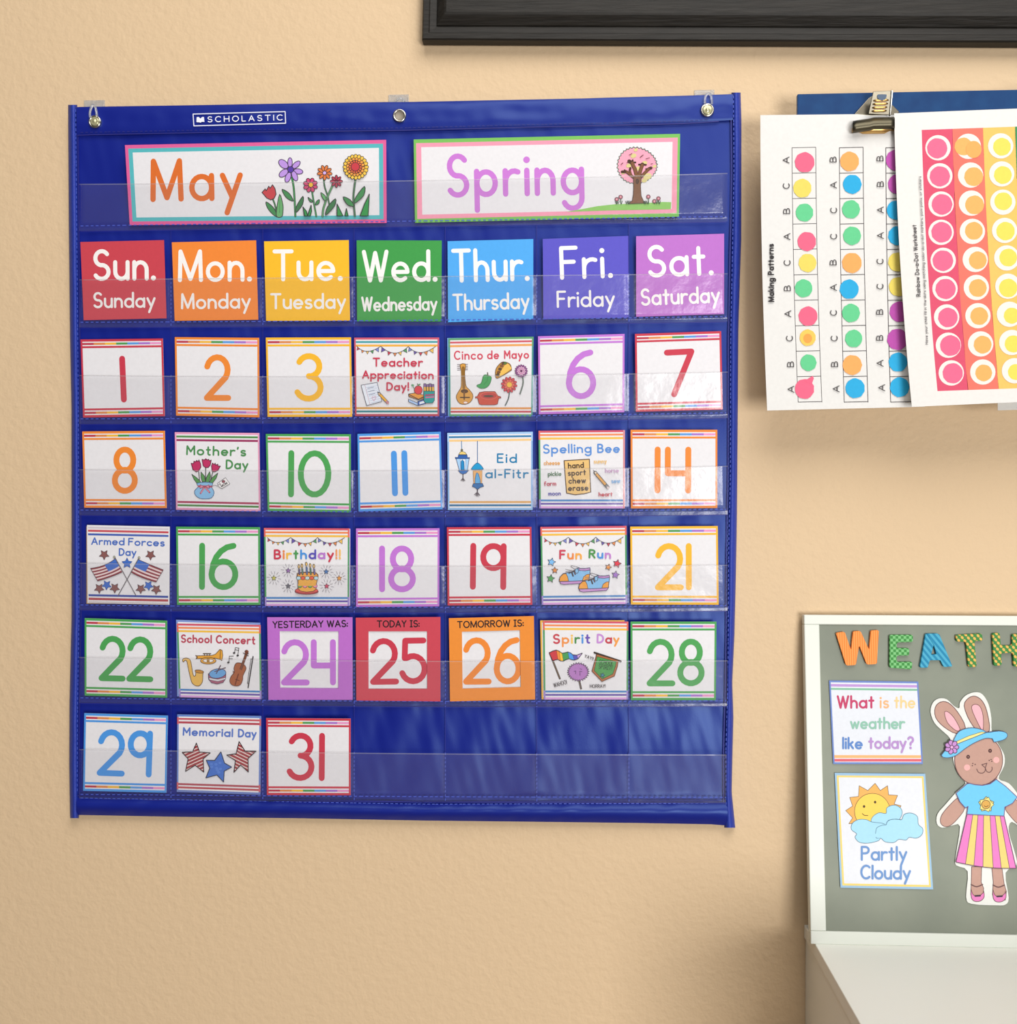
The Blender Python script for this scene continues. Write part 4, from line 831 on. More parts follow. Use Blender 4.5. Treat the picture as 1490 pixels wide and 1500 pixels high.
# spirit day
A = event((795.6,909.5,920.6,910.6,920.1,1024.7,796.9,1024.7), (785, 900, Z14)); rainbow_border(A)
A.text('Spirit', 280, 448, 838, 442, 130, 29, ['C44854', 'EA9450', 'EEC05C', '4E8C50', '4A90DC', '6A52B4'], gap=3.6, style='k'); A.text('Day', 962, 438, 1290, 446, 122, 29, ['C48CD4', 'C44452', 'EE9C48'], gap=3.2)
A.line([(218, 600), (375, 1000)], 30, '3E3630'); A.line([(220, 604), (374, 995)], 17, '6E5A48')
tp = [(208, 600), (265, 570), (320, 555), (365, 572), (410, 605), (450, 598), (500, 585), (545, 600), (575, 628), (640, 635), (725, 602)]; bt = [(265, 725), (300, 710), (345, 700), (385, 725), (430, 728), (470, 705), (520, 690), (560, 705), (600, 712), (660, 690), (725, 605)]
for i, c in zip((0, 2, 3, 4, 6, 8), ('C84048', 'EC8C40', 'F4C040', '4A9A58', '4E98E4', '5A58B4')):
    j = {0: 2, 2: 3, 3: 4, 4: 6, 6: 8, 8: 9}[i]; A.poly(tp[i:j+1]+bt[i:j+1][::-1], c, 4)
A.poly([tp[9], tp[10], bt[9]], 'C4A0DC', 4); A.line(tp, 10, INK); A.line(bt, 10, INK); A.line([tp[0], bt[0]], 10, INK)
pp = []
for i in range(52):
    a = 2*math.pi*i/52; r = 172 if i % 2 else 140; pp.append((662+r*math.cos(a+(0.06 if i % 2 else 0)), 895+r*0.86*math.sin(a+(0.06 if i % 2 else 0))))
A.line([(678, 1030), (708, 1165)], 30, '3E3630', cap=False); A.line([(678, 1030), (706, 1160)], 16, '6E6058', cap=False); A.poly(pp, 'B57CC2', 8, '4A3450')
for p in ([(595, 885), (625, 880), (620, 925)], [(680, 885), (720, 890)], [(690, 900), (690, 950)], [(690, 845), (715, 855)]): A.line(p, 8, '5A3A6A')
A.line([(915, 595), (1325, 730)], 30, '3A2E28'); A.poly([(950, 620), (1285, 715), (1275, 800), (1225, 960), (1030, 1045), (875, 885)], 'B06A3C', 10, '5A3A26'); A.poly([(955, 655), (1255, 735), (1240, 810), (1200, 925), (1035, 1005), (912, 875)], '4C9C50', 8, '3A4A2A')
A.text('SCHOOL', 985, 762, 1200, 798, 62, 7.5, '27402A', gap=2.6); A.text('SPIRIT!', 980, 838, 1180, 866, 62, 7.5, '27402A', gap=2.8); star(A, 1040, 945, 38, '4A90A8', -70, 8, '24405A')
A.text('YAY!!', 760, 668, 890, 712, 46, 7, '4A4448', gap=3.0); A.text('WAHOO!', 290, 1135, 490, 1080, 62, 7, '4A4448', gap=2.4); A.text('HORRAY!', 848, 1142, 1085, 1140, 50, 7, '4A4448', gap=2.4)
A.build('event_card', 'white card reading Spirit Day with rainbow pennant, pompom and green banner', 'card', 'picture cards in the chart pockets')
# memorial day
A = event((259.7,1046.5,382.6,1049,381.2,1164.2,259,1159.9), (250, 1040, Z14)); event_border(A, ('6486CC', 'C45560', 'B44654'), ('7084C4', 'BC5058', 'B05460'), ('6486CC', '6E88CC', '7084C4'))
A.rect(0, 0.035, 0.019, 0.125, 'CC6470'); A.rect(0.981, 0.035, 1, 0.125, 'CC6470'); A.rect(0, 0.875, 0.019, 0.965, 'CC6470'); A.rect(0.981, 0.875, 1, 0.965, 'CC6470')
A.text('Memorial', 200, 390, 962, 412, 112, 25, '5C78C4', gap=3.0, style='k'); A.text('Day', 1062, 415, 1330, 420, 110, 25, '5C78C4', gap=2.8)
def clip_stripes(A, poly, ang, step, wd, c):
    ca, sa = math.cos(math.radians(ang)), math.sin(math.radians(ang)); n = len(poly)
    rot = [(x*ca+y*sa, -x*sa+y*ca) for x, y in poly]; y = min(p[1] for p in rot)+step*0.6
    while y < max(p[1] for p in rot):
        xs = sorted(rot[i][0]+(y-rot[i][1])*(rot[(i+1) % n][0]-rot[i][0])/(rot[(i+1) % n][1]-rot[i][1]) for i in range(n) if (rot[i][1]-y)*(rot[(i+1) % n][1]-y) < 0)
        for a, b_ in zip(xs[::2], xs[1::2]): A.line([(a*ca-y*sa, a*sa+y*ca), (b_*ca-y*sa, b_*sa+y*ca)], wd, c, cap=False)
        y += step
for pl, an in (([(405, 515), (455, 655), (620, 668), (510, 760), (520, 968), (385, 860), (235, 955), (275, 760), (183, 660), (345, 650)], -24), ([(1072, 492), (1165, 640), (1335, 640), (1210, 755), (1215, 965), (1095, 855), (990, 970), (1015, 785), (880, 702), (1025, 680)], 26)):
    A.poly(pl, 'A03C42'); clip_stripes(A, pl, an, 48, 15, 'F2E4E0'); clip_stripes(A, pl, an, 48, 4, 'E0C0BC'); A.line(pl, 13, '33282C', True)
A.poly([(788, 650), (845, 825), (955, 888), (840, 950), (830, 1120), (725, 1010), (555, 1055), (615, 905), (560, 782), (690, 785)], '4674CC', 13, '2A3450')
random.seed(5)
for _ in range(9): A.ell(700+random.uniform(-60, 90), 890+random.uniform(-90, 90), 24, 20, '5884D8')
A.build('event_card', 'white card reading Memorial Day with two striped stars and a blue star', 'card', 'picture cards in the chart pockets')
# ------------------------------------------------------------ black picture frame at the top
def picture_frame():
    bl = hit(618.3, 58.4, 0.016); br0 = hit(1490, 62.0, 0.016)
    ux = (br0-bl).normalized(); uz = Vector((-ux.z, 0, ux.x)); Wd, Ht = 0.92, 0.62
    t = empty('picture_frame', (bl.x, 0, bl.z), 'wide black wooden frame hanging at the top above the clipboard', 'picture frame')
    prof = [(0, .004), (0, .0155), (.0012, .017), (.0062, .017), (.0072, .0158), (.0135, .0150), (.0140, .0165), (.0215, .0225), (.0235, .0232), (.052, .0232), (.056, .021), (.062, .012), (.062, .004)]
    def P(x, y, d): q = bl+ux*x+uz*y; return Vector((q.x, -d, q.z))
    cs = [((0, 0), (1, 0)), ((1, 0), (1, 1)), ((1, 1), (0, 1)), ((0, 1), (0, 0))]
    def corner(c, s): return (s if c[0] == 0 else Wd-s, s if c[1] == 0 else Ht-s)
    for a, b_ in cs:
        V = []; F = []
        for s, d in prof: V.append(P(*corner(a, s), d)); V.append(P(*corner(b_, s), d))
        n = len(prof)
        for i in range(n): j = (i+1) % n; F.append((2*i, 2*i+1, 2*j+1, 2*j))
        F += [tuple(2*i for i in range(n))[::-1], tuple(2*i+1 for i in range(n))]
        link('frame_rail', V, F, [M_BLACKWOOD], None, t)
    e = .058; V = [P(e, e, .006), P(Wd-e, e, .006), P(Wd-e, Ht-e, .006), P(e, Ht-e, .006), P(e, e, .002), P(Wd-e, e, .002), P(Wd-e, Ht-e, .002), P(e, Ht-e, .002)]
    link('frame_panel', V, [(0, 1, 2, 3), (7, 6, 5, 4), (0, 4, 5, 1), (1, 5, 6, 2), (2, 6, 7, 3), (3, 7, 4, 0)], [M_SLATE], None, t)
picture_frame()

# ------------------------------------------------------------ blue clipboard with two steel clips, worksheets hanging from it
tl = hit(1168.5, 137.5, 0.041); tr = hit(1490, 131, 0.041)
ux = (tr-tl).normalized(); uz = Vector((-ux.z, 0, ux.x))
def BP(x, z, d): q = tl+ux*x-uz*z; return Vector((q.x, -d, q.z))
BOARD = empty('clipboard', (tl.x, -0.037, tl.z), 'wide blue hardboard clipboard with steel clips, mostly covered by worksheets', 'clipboard')
V = [BP(0, .19, .036), BP(.40, .19, .036), BP(.40, 0, .036), BP(0, 0, .036), BP(0, .19, .041), BP(.40, .19, .041), BP(.40, 0, .041), BP(0, 0, .041)]
o = link('board', V, [(3, 2, 1, 0), (4, 5, 6, 7), (0, 1, 5, 4), (1, 2, 6, 5), (2, 3, 7, 6), (3, 0, 4, 7)], [M_BLUEBOARD, M_BOARDEDGE], [0, 0, 1, 1, 1, 1], BOARD)
md = o.modifiers.new('bevel', 'BEVEL'); md.width = .0008; md.segments = 2
box('nail', (tl.x+.10, -.036, tl.z-.05), (tl.x+.104, .0, tl.z-.046), M_STEEL, BOARD); box('nail', (tl.x+.28, -.036, tl.z-.045), (tl.x+.284, .0, tl.z-.041), M_STEEL, BOARD)
ZC = 110/1490
def steel_clip(shift, off=0.0):
    def H(x, y, d): return hit(1225+x*ZC, 115+y*ZC, d+.0195)+ux*shift-Vector((0, off, 0))
    def solid(name, pts, d, th, parent, mat=M_STEEL, bev=0.0004):
        f = [H(x, y, d(x, y) if callable(d) else d) for x, y in pts]; k = [v+Vector((0, th, 0)) for v in f]; n = len(f)
        F = [tuple(range(n))[::-1], tuple(range(n, 2*n))]+[(i, (i+1) % n, n+(i+1) % n, n+i) for i in range(n)]
        o = link(name, f+k, F, [mat], None, parent)
        if bev: md = o.modifiers.new('bevel', 'BEVEL'); md.width = bev; md.segments = 2
        return o
    c = H(760, 650, .026)
    t = bpy.data.objects.new('clip', None); COL.objects.link(t); t.empty_display_size = .01; t.parent = BOARD; t.location = c-BOARD.location
    solid('spring_plate', [(365, 705), (640, 395), (720, 340), (1100, 520), (1130, 530), (1262, 665), (1170, 720), (700, 740)], .0245, .002, t)
    lv = lambda x, y: .0300+.0085*(720-y)/480
    solid('lever', [(640, 705), (735, 255), (1100, 235), (1065, 722)], lv, .0009, t)
    solid('lever_flange', [(1062, 722), (1098, 225), (1140, 232), (1088, 728)], lambda x, y: lv(x, y)+.0012, .004, t, M_CHROME)
    for k, y in enumerate((440, 510, 580, 650)):
        P = [H(745-k*10+i*(295-k*3)/6, y-i*2, lv(0, y)+.0008) for i in range(7)]
        V, F = tube(P, [.0006]+[.0012]*5+[.0006], 8); link('grip_ridge', V, F, [M_WARMREFL], None, t, True)
    cc = H(908, 345, lv(0, 345)+.0002); V, F = lathe_y(cc, [(.0042, -.0004), (.0042, .0003), (.00005, .0004)], 20); link('lever_hole', V, F, [paper('5A6A80')], None, t)
    # curled jaw that presses on the paper
    V = []; F = []; n = 10; m = 14
    for j in range(m+1):
        a = math.radians(-95+200*j/m)
        for i in range(n+1):
            u = i/n; x = 330+(1165-330)*u; yc = 905+ (60*(1-u)**2 if u < .5 else 0)-20*u; r = 118
            V.append(H(x, yc-r*math.sin(a)*1.05, .0275+.0068*math.cos(a)))
    for j in range(m):
        for i in range(n): q = j*(n+1)+i; F.append((q, q+1, q+n+2, q+n+1))
    o = link('jaw', V, F, [M_DARKSTEEL], None, t, True); md = o.modifiers.new('solid', 'SOLIDIFY'); md.thickness = .0008
    P = [H(320+i*(1180-320)/8, 1025-i*2, .0262) for i in range(9)]; V, F = tube(P, [.0022]+[.0013]+[.0036]*5+[.0013]*2, 10); link('jaw_lip', V, F, [M_WARMREFL], None, t, True)  # lip thickened mid-length and coloured gold for the reflection under the jaw
M_WARMREFL, b = base_mat('steel_warm_reflection', 'D2A868', 0.35, 1.0)  # gold base colour paints the warm reflection seen in the steel
M_DARKSTEEL, b = base_mat('dark_steel', '5A5546', 0.42, 1.0)
steel_clip(0.0); steel_clip(0.1535, .006)

ZW = 390/1490
def t_of(y): return max(0.0, (y-167)/430.0)
def sheet(name, outline, depth, rows, color, label, draw):
    """outline: function (side 0..1, v 0..1) -> px; built as strips so that it can curl"""
    A = Art(depth); e = A.mi(color); idx = []; bk = []
    for j in range(rows+1):
        l, r = outline(j/rows); idx.append([A.pt((l[0]+(r[0]-l[0])*k/8, l[1]+(r[1]-l[1])*k/8), True) for k in range(9)]); bk.append([A.pt((l[0]+(r[0]-l[0])*k/8, l[1]+(r[1]-l[1])*k/8), True, .0002) for k in range(9)])
    for j in range(rows):
        for k in range(8): A.F.append([idx[j][k], idx[j+1][k], idx[j+1][k+1], idx[j][k+1]]); A.F.append([bk[j][k+1], bk[j+1][k+1], bk[j+1][k], bk[j][k]]); A.M += [e, e]
        A.F += [[idx[j][0], bk[j][0], bk[j+1][0], idx[j+1][0]], [idx[j][8], idx[j+1][8], bk[j+1][8], bk[j][8]]]; A.M += [e, e]
    A.up(); draw(A); return A.build(name, label, 'paper', 'worksheets on the blue clipboard')
zt1, zb1 = hit(1200, 168, .025).z, hit(1200, 600, .025).z
def dep(d0, d1, bow=0.0, pw=1.0):
    return lambda x, z: d0+(d1-d0)*(zt1-z)/(zt1-zb1)
XR = lambda d: 0
PK, YL, GR, OR, BL, PU, TE = 'EA6484', 'E4D060', '62C88C', 'FBA65C', '22A6DA', 'B44CA6', '2E94B8'
def ws1(A):
    sx = lambda y: 9.5*t_of(y)**2
    pl = {'A': [], 'B': [], 'C': []}
    ys = [216.5+i*37.25 for i in range(11)]
    for xl, xr in ((1160.2, 1195), (1229.6, 1264.4), (1297.6, 1333.5)):
        for x in (xl, xr): A.line([(x+sx(y)*(1 if xl < 1200 else .8), y) for y in ys], 0.9, '4A4446')
        for y in ys: A.line([(xl+sx(y)*(1 if xl < 1200 else .8), y), (xr+sx(y)*(1 if xl < 1200 else .8), y-.8)], 0.9, '4A4446')
    c1 = [(301,527,55,PK),(288,672,51,YL),(300,808,49,GR),(313,970,52,PK),(317,1090,50,YL),(295,1232,49,GR),(320,1388,53,PK),(318,1508,45,'F4C45A'),(322,1648,45,GR),(300,1795,54,PK)]
    c2 = [(552,522,53,OR),(567,650,52,BL),(560,790,50,GR),(566,938,50,GR),(565,1090,55,OR),(550,1237,53,BL),(560,1370,50,GR),(575,1513,48,GR),(567,1661,54,OR),(583,1791,54,BL)]
    c3 = [(812,515,57,PU),(822,650,55,PU),(812,795,52,BL),(820,938,52,BL),(820,1085,52,YL),(824,1223,52,YL),(832,1363,56,PU),(820,1518,58,PU),(823,1645,52,BL),(832,1785,54,BL)]
    A.z(1100, 100, ZW)
    for cs in (c1, c2, c3):
        for x, y, r, c in cs: A.poly([(x+r*(1+.03*math.sin(3*k+x))*math.cos(k*.2992), y+r*1.03*(1+.03*math.cos(2*k+y))*math.sin(k*.2992)) for k in range(21)], c)
    A.ell(318, 1512, 24, 26, 'F2A04C'); A.poly([(300, 1750), (345, 1722), (352, 1735), (340, 1770)], PK)
    L1 = 'ACBACBACBA'; L2 = 'BACCBACCBA'; L3 = 'BBAACCBBAA'
    for s_, pts in ((L1, [(197,515),(198,660),(200,800),(202,943),(203,1090),(204,1232),(207,1375),(216,1513),(222,1657),(224,1797)]), (L2, [(460,512),(462,655),(463,797),(463,943),(460,1088),(462,1228),(462,1370),(466,1513),(468,1657),(477,1795)]), (L3, [(722,507),(724,650),(724,795),(724,938),(722,1083),(722,1223),(720,1365),(720,1510),(722,1652),(731,1789)])):
        for ch, (x, y) in zip(s_, pts): hw = 17 if ch == 'A' else 14; A.text(ch, x+17, y+hw, x+17, y-hw, 34, 4.6, '4A4648')
    A.z(0, 0, 1); A.text('Making Patterns', 1133.2, 442, 1132.4, 358.5, 7.2, 1.9, '2E2A2C', gap=3.0)
sheet('worksheet', lambda v: ((1114+10*v*v, 168.6+432.8*v), (1345+10*v*v, 166.4+429.4*v)), dep(.0436, .0530), 12, 'E0DFDC', 'white worksheet titled Making Patterns with rows of coloured dots in boxes', ws1)
s2 = lambda y: 9*t_of(y)+17*t_of(y)**2
sheet('worksheet', lambda v: ((1451+11*v, 162.2+439*v), (1600+11*v, 158+438*v)), dep(.0465, .058), 8, 'DFDDD8', 'white sheet of paper peeking out below the rainbow dot worksheet', lambda A: None)
def ws2(A):
    def col(x0, x1, c):
        ys = [190.3-(x0-1350)*.035+i*(382.6)/10 for i in range(11)]; e = A.mi(c)
        l = [A.pt((x0+s2(y), y), True) for y in ys]; r = [A.pt((x1+s2(y), y-(x1-x0)*.035), True) for y in ys]
        for i in range(10): A.F.append([l[i], l[i+1], r[i+1], r[i]]); A.M.append(e)
    for x0, x1, c in ((1349.8, 1395, 'D64F6C'), (1394.5, 1440, 'E87464'), (1439.6, 1487, 'EEBE64'), (1486.6, 1534, '3E8C58'), (1533.6, 1580, '3A78B8'), (1579.6, 1625, '7A5AAA')): col(x0, x1, c)
    A.up(); A.z(1100, 100, ZW); W = 'E6E3DC'
    cols = (([(1048,445),(1058,602),(1065,760),(1065,918),(1077,1075),(1087,1233),(1096,1392),(1106,1550),(1122,1705)], [(1043,448,57),(1058,605,57),(1070,762,58),(1068,918,58),(1075,1077,58),(1090,1235,57),(1103,1395,55),(1117,1552,58),(1130,1707,57)], 'F4688C'),
            ([(1217,437),(1230,598),(1235,755),(1240,913),(1256,1070),(1262,1227),(1271,1385),(1286,1543),(1298,1700)], [(1190,438,50),(1247,607,53),(1252,765,53),(1248,910,50),(1270,1075,50),(1270,1230,50),(1278,1387,50),(1297,1547,50),(1303,1705,47)], 'FCAE62'),
            ([(1398,435),(1404,592),(1410,750),(1420,908),(1432,1062),(1438,1220),(1447,1377),(1460,1535),(1475,1693)], [(1405,440,50),(1410,598,50),(1412,745,50),(1425,912,52),(1440,1060,50),(1440,1230,52),(1460,1385,45),(1468,1543,48),(1483,1700,45)], 'E8D65C'))
    for ws, ds, c in cols:
        for x, y in ws: A.ell(x, y, 71, 71, W, n=28)
        for x, y, r in ds: A.poly([(x+r*(1+.02*math.sin(3*k+x))*math.cos(k*.2992), y+r*(1+.02*math.cos(2*k+y))*math.sin(k*.2992)) for k in range(21)], c)
    A.ell(1247, 455, 44, 48, 'FCA85C')
    for dx in (178, 356, 520):
        for (x, y), (a, b_, r) in zip(cols[2][0], cols[2][1]): A.ell(x+dx, y-dx*.03, 71, 71, W, n=24); A.ell(a+dx, b_-dx*.03, r, r, {178: '6CC98A', 356: '3AA2DC', 520: 'A868C0'}[dx], n=18)
    A.z(0, 0, 1)
    A.text('Rainbow Do-a-Dot Worksheet', 1348.2, 434, 1341.6, 330, 5.4, 1.0, '4A4648', gap=2.6)
    A.text('Have your child fill in the dots using matching color do-a-dot markers, pom poms, or stickers', 1359.0, 504.4, 1348.3, 259.5, 3.2, 0.65, '6A6668', gap=2.6)
sheet('worksheet', lambda v: ((1310+9*v+17*v*v, 166+430*v), (1620+9*v+17*v*v, 154+428*v)), dep(.0490, .068), 14, 'E2E0DC', 'white worksheet with rainbow striped columns of pink, orange and yellow dots', ws2)

# ------------------------------------------------------------ white cabinet and the weather board leaning on it
zt = hit(1300, 1356.3, 0.0).z
xl = hit(1176.5, 1356.3, 0.0).x; fp = hitz(1262.4, 1500, zt); xp = hit(1179.8, 1390, 0.0).x
xl = (xl+fp.x)/2
CW, CD = 0.80, 0.36
CAB = empty('cabinet', (xl+CW/2, -CD/2, 0.0), 'white cabinet standing against the wall under the weather board', 'cabinet')
box('cabinet_top', (xl, -CD-.004, zt-.013), (xl+CW, -.0005, zt), M_CABTOP, CAB, .0008)
for x0 in (xp, xl+CW-.0025-.018): box('side_panel', (x0, -CD, 0.0), (x0+.018, -.0008, zt-.0132), M_CABTOP, CAB, .0006)
box('back_panel', (xp+.018, -.008, .05), (xl+CW-.021, -.002, zt-.0132), M_CABTOP, CAB)
box('bottom_shelf', (xp+.018, -CD+.02, .06), (xl+CW-.021, -.0085, .078), M_CABTOP, CAB)
box('shelf', (xp+.018, -CD+.03, zt*.5), (xl+CW-.021, -.0085, zt*.5+.018), M_CABTOP, CAB)
for x0, x1 in ((xp+.002, xl+CW/2-.001), (xl+CW/2+.001, xl+CW-.005)):
    d = box('door', (x0, -CD-.018, .06), (x1, -CD-.0005, zt-.016), M_CABTOP, CAB, .001)
# cam-lock hole in the side panel
def hitx(px, py, x): d = ray(px, py); return CAM+d*((x-CAM.x)/d.x)
hc = hitx(1227.3, 1453, xp)
V = []; n = 16
for r in (.0026, .00005):
    for k in range(n): a = 2*math.pi*k/n; V.append(Vector((xp-.0002, hc.y+r*math.cos(a), hc.z+r*1.3*math.sin(a))))
link('screw_hole', V, [(k, (k+1) % n, n+(k+1) % n, n+k) for k in range(n)], [M_HOLE], None, CAB)

B = hitz(1199.5, 1383.4, zt); Tp = hit(1177.4, 900.4, .0125)
def bd(x, z): return -(B.y+(Tp.y-B.y)*(z-zt)/(Tp.z-zt))      # front face of the leaning board
up = (Tp-Vector((B.x, B.y, zt))); up.x = 0; HB = up.length; up.normalize(); nrm = Vector((0, -up.z, up.y)).normalized()
x0b = min(B.x, Tp.x)+.0003; WB = .395
WBD = empty('magnet_board', (x0b+WB/2, B.y, zt), 'grey steel weather board in a white frame, leaning on the wall above the cabinet', 'magnet board')
def BQ(x, h, d): return Vector((x0b+x, B.y, zt))+up*h+nrm*d
def plank(name, x0, h0, x1, h1, d0, d1, mat, miter=None):
    V = [BQ(x, h, d) for d in (d0, d1) for x, h in ((x0, h0), (x1, h0), (x1, h1), (x0, h1))]
    o = link(name, V, [(3, 2, 1, 0), (4, 5, 6, 7), (0, 1, 5, 4), (1, 2, 6, 5), (2, 3, 7, 6), (3, 0, 4, 7)], [mat], None, WBD)
    md = o.modifiers.new('bevel', 'BEVEL'); md.width = .0009; md.segments = 3; return o
inn = hit(1196.1, 914.8, bd); ib = hit(1215.2, 1364.2, bd)
fl = .0125; fb = (ib-Vector((B.x, B.y, zt))).dot(up); ft = HB-(inn-Vector((B.x, B.y, zt))).dot(up)
fl = (inn.x+ib.x)/2-x0b
plank('frame_rail', 0, 0, WB, fb, -.010, 0, M_WHITEWOOD); plank('frame_rail', 0, HB-ft, WB, HB, -.010, 0, M_WHITEWOOD)
plank('frame_stile', 0, fb, fl, HB-ft, -.010, 0, M_WHITEWOOD); plank('frame_stile', WB-fl, fb, WB, HB-ft, -.010, 0, M_WHITEWOOD)
o = plank('steel_sheet', fl-.002, fb-.002, WB-fl+.002, HB-ft+.002, -.009, -.0015, M_SHEET)
bs = lambda off: (lambda x, z: bd(x, z)-.0015*1.0+off)
# letter magnets
ZL = 280/1490
def magnet(name, pts, mat, label, th=.0032):
    A = Art(bs(th)).z(1210, 910, ZL); f = [hit(1210+x*ZL, 910+y*ZL, bs(th+.0003)) for x, y in pts]; k = [v+Vector((0, th, 0)) for v in f]; n = len(f)
    F = [tuple(range(n))[::-1], tuple(range(n, 2*n))]+[(i, (i+1) % n, n+(i+1) % n, n+i) for i in range(n)]
    a = sum(pts[i][0]*pts[(i+1) % n][1]-pts[(i+1) % n][0]*pts[i][1] for i in range(n))
    if a < 0: F = [tuple(reversed(q)) for q in F]
    o = link(name, f+k, F, [mat]); md = o.modifiers.new('bevel', 'BEVEL'); md.width = .0007; md.segments = 2; md.limit_method = 'ANGLE'
    return props(o, label, 'letter magnet', 'foam letter magnets spelling weather')
def rnd(pts, r=9):
    """cut each corner of a letter outline a little"""
    out = []; n = len(pts)
    for i in range(n):
        p, a, b_ = pts[i], pts[i-1], pts[(i+1) % n]
        for q in (a, b_):
            l = math.hypot(q[0]-p[0], q[1]-p[1]); k = min(r, l*.35)/max(l, 1e-6); out.append((p[0]+(q[0]-p[0])*k, p[1]+(q[1]-p[1])*k))
    return out
magnet('letter_magnet', rnd([(78, 92), (147, 82), (197, 226), (212, 80), (270, 76), (338, 224), (350, 74), (414, 69), (398, 334), (320, 339), (260, 188), (234, 342), (158, 346)]), stripe_mat('orange_stripe_foam', 'EE8234', 'FAA055', 150, 0), 'orange striped letter W magnet at the top left of the board')
magnet('letter_magnet', rnd([(497, 107), (680, 107), (680, 163), (555, 166), (553, 211), (652, 211), (650, 269), (553, 269), (553, 319), (677, 317), (670, 377), (496, 364)]), stripe_mat('green_check_foam', '3C8A40', '7CC07C', 400, 0, 0.6, True), 'green checked letter E magnet on the grey board')
magnet('letter_magnet', [(785, 98), (872, 97), (888, 106), (985, 345), (984, 354), (925, 358), (916, 352), (893, 305), (812, 305), (797, 358), (790, 363), (740, 363), (733, 355), (777, 105), (785, 98), (842, 186), (822, 262), (862, 258), (838.5, 186.5), (785.5, 98.2)][:14]+[(785, 98.01), (842, 186), (822, 262), (862, 258), (842.3, 186.2)], stripe_mat('teal_stripe_foam', '1A83AC', '4AA9C8', 74, 38), 'teal diagonally striped letter A magnet on the grey board')
gm = plaid_mat('green_gold_foam', '3A8440', 'E2B45A', 74, 38)
magnet('letter_magnet', rnd([(1012, 108), (1218, 96), (1226, 152), (1160, 156), (1178, 357), (1112, 360), (1092, 161), (1018, 160)]), gm, 'green and gold letter T magnet on the grey board')
magnet('letter_magnet', rnd([(1297, 95), (1357, 91), (1366, 190), (1453, 190), (1452, 102), (1515, 100), (1524, 352), (1464, 356), (1460, 247), (1368, 250), (1374, 344), (1310, 350)]), gm, 'green and gold letter H magnet cut by the right edge of the photo')
# weather cards
Z6 = (1160, 880, 330/1490); Z7 = (1160, 1120, 330/1303); Z8 = (1360, 1000, 130/574)
def zq(pts, z): return [(z[0]+x*z[2], z[1]+y*z[2]) for x, y in pts]
q = zq([(247, 527), (837, 535), (868, 1080), (274, 1080)], Z6); A = Art(bs(.0014)); A.body(q, 'E0E4EC'); A.card(q)
frame_edges(A, '6C86C8', 0.017, 0.022)
for v0, v1, c in ((0.042, 0.072, 'BC94D4'), (0.088, 0.112, '84BC9E'), (0.893, 0.928, 'F8B478'), (0.938, 0.970, 'DC6470')): A.rect(0.017, v0, 0.983, v1, c)
A.z(*Z6)
A.text('What', 305, 708, 540, 706, 76, 14, 'C23E68', gap=2.6); A.text('is', 588, 706, 638, 706, 72, 12, 'F4B480', gap=3); A.text('the', 682, 706, 812, 706, 74, 12, 'F2CE92', gap=2.6)
A.text('weather', 392, 843, 742, 843, 70, 13, '8EC0AC', gap=2.4); A.text('like', 340, 976, 463, 976, 70, 13, '5E88CA', gap=2.6); A.text('today?', 512, 974, 802, 974, 72, 13, 'B68ECC', gap=2.4)
A.build('question_card', 'white card reading What is the weather like today? on the grey board', 'card', 'paper cards on the weather board')
q = zq([(248, 48), (772, 53), (818, 722), (282, 712)], Z7); A = Art(bs(.0014)); A.body(q, '98BEDC'); A.card(q); A.rect(.022, .022, .978, .980, 'F4D276'); A.rect(.042, .038, .958, .962, 'E2E5EC'); A.z(*Z7)
SUNP = [(330, 342), (352, 308), (312, 266), (352, 240), (335, 190), (386, 184), (390, 122), (440, 150), (482, 108), (512, 150), (554, 122), (560, 175), (612, 178), (592, 228), (632, 238), (600, 300), (460, 330)]
A.poly(SUNP, 'F5B15E', 3, '6A5A3C'); A.ell(466, 270, 103, 104, 'FACF5A', 3, '6A5A3C', n=32)
A.ell(418, 242, 7, 8, '4A3A20'); A.ell(482, 217, 7, 8, '4A3A20'); A.line(smooth_closed([(408, 283), (420, 293), (440, 294)], 4, False), 4, '4A3A20')
CLD = 'A8DAF2'
def cloud(pts): A.poly(smooth_closed(pts, 4), CLD, 3, '54758A')
cloud([(460, 330), (470, 300), (505, 278), (545, 282), (550, 250), (590, 234), (628, 250), (638, 285), (610, 330), (560, 350), (500, 350)])
cloud([(375, 400), (345, 375), (350, 340), (385, 318), (430, 318), (465, 332), (540, 345), (580, 400), (520, 420), (500, 440), (440, 454), (390, 448), (366, 420)])
cloud([(484, 400), (490, 365), (540, 350), (560, 322), (605, 315), (635, 318), (650, 288), (690, 280), (726, 300), (732, 345), (757, 370), (752, 405), (720, 425), (680, 420), (660, 436), (620, 432), (590, 450), (540, 446), (515, 425), (490, 425)])
A.poly([(470, 345), (560, 345), (600, 420), (500, 425), (440, 400)], CLD); A.line(smooth_closed([(484, 398), (492, 365), (525, 350), (545, 348), (552, 330), (580, 316), (632, 318)], 4, False), 3, '54758A')
A.text('Partly', 405, 550, 662, 550, 74, 12, '6C94CC', gap=2.4); A.text('Cloudy', 402, 658, 683, 660, 74, 12, '6C94CC', gap=2.2)
A.build('weather_card', 'white card reading Partly Cloudy with a drawn sun and blue clouds', 'card', 'paper cards on the weather board')
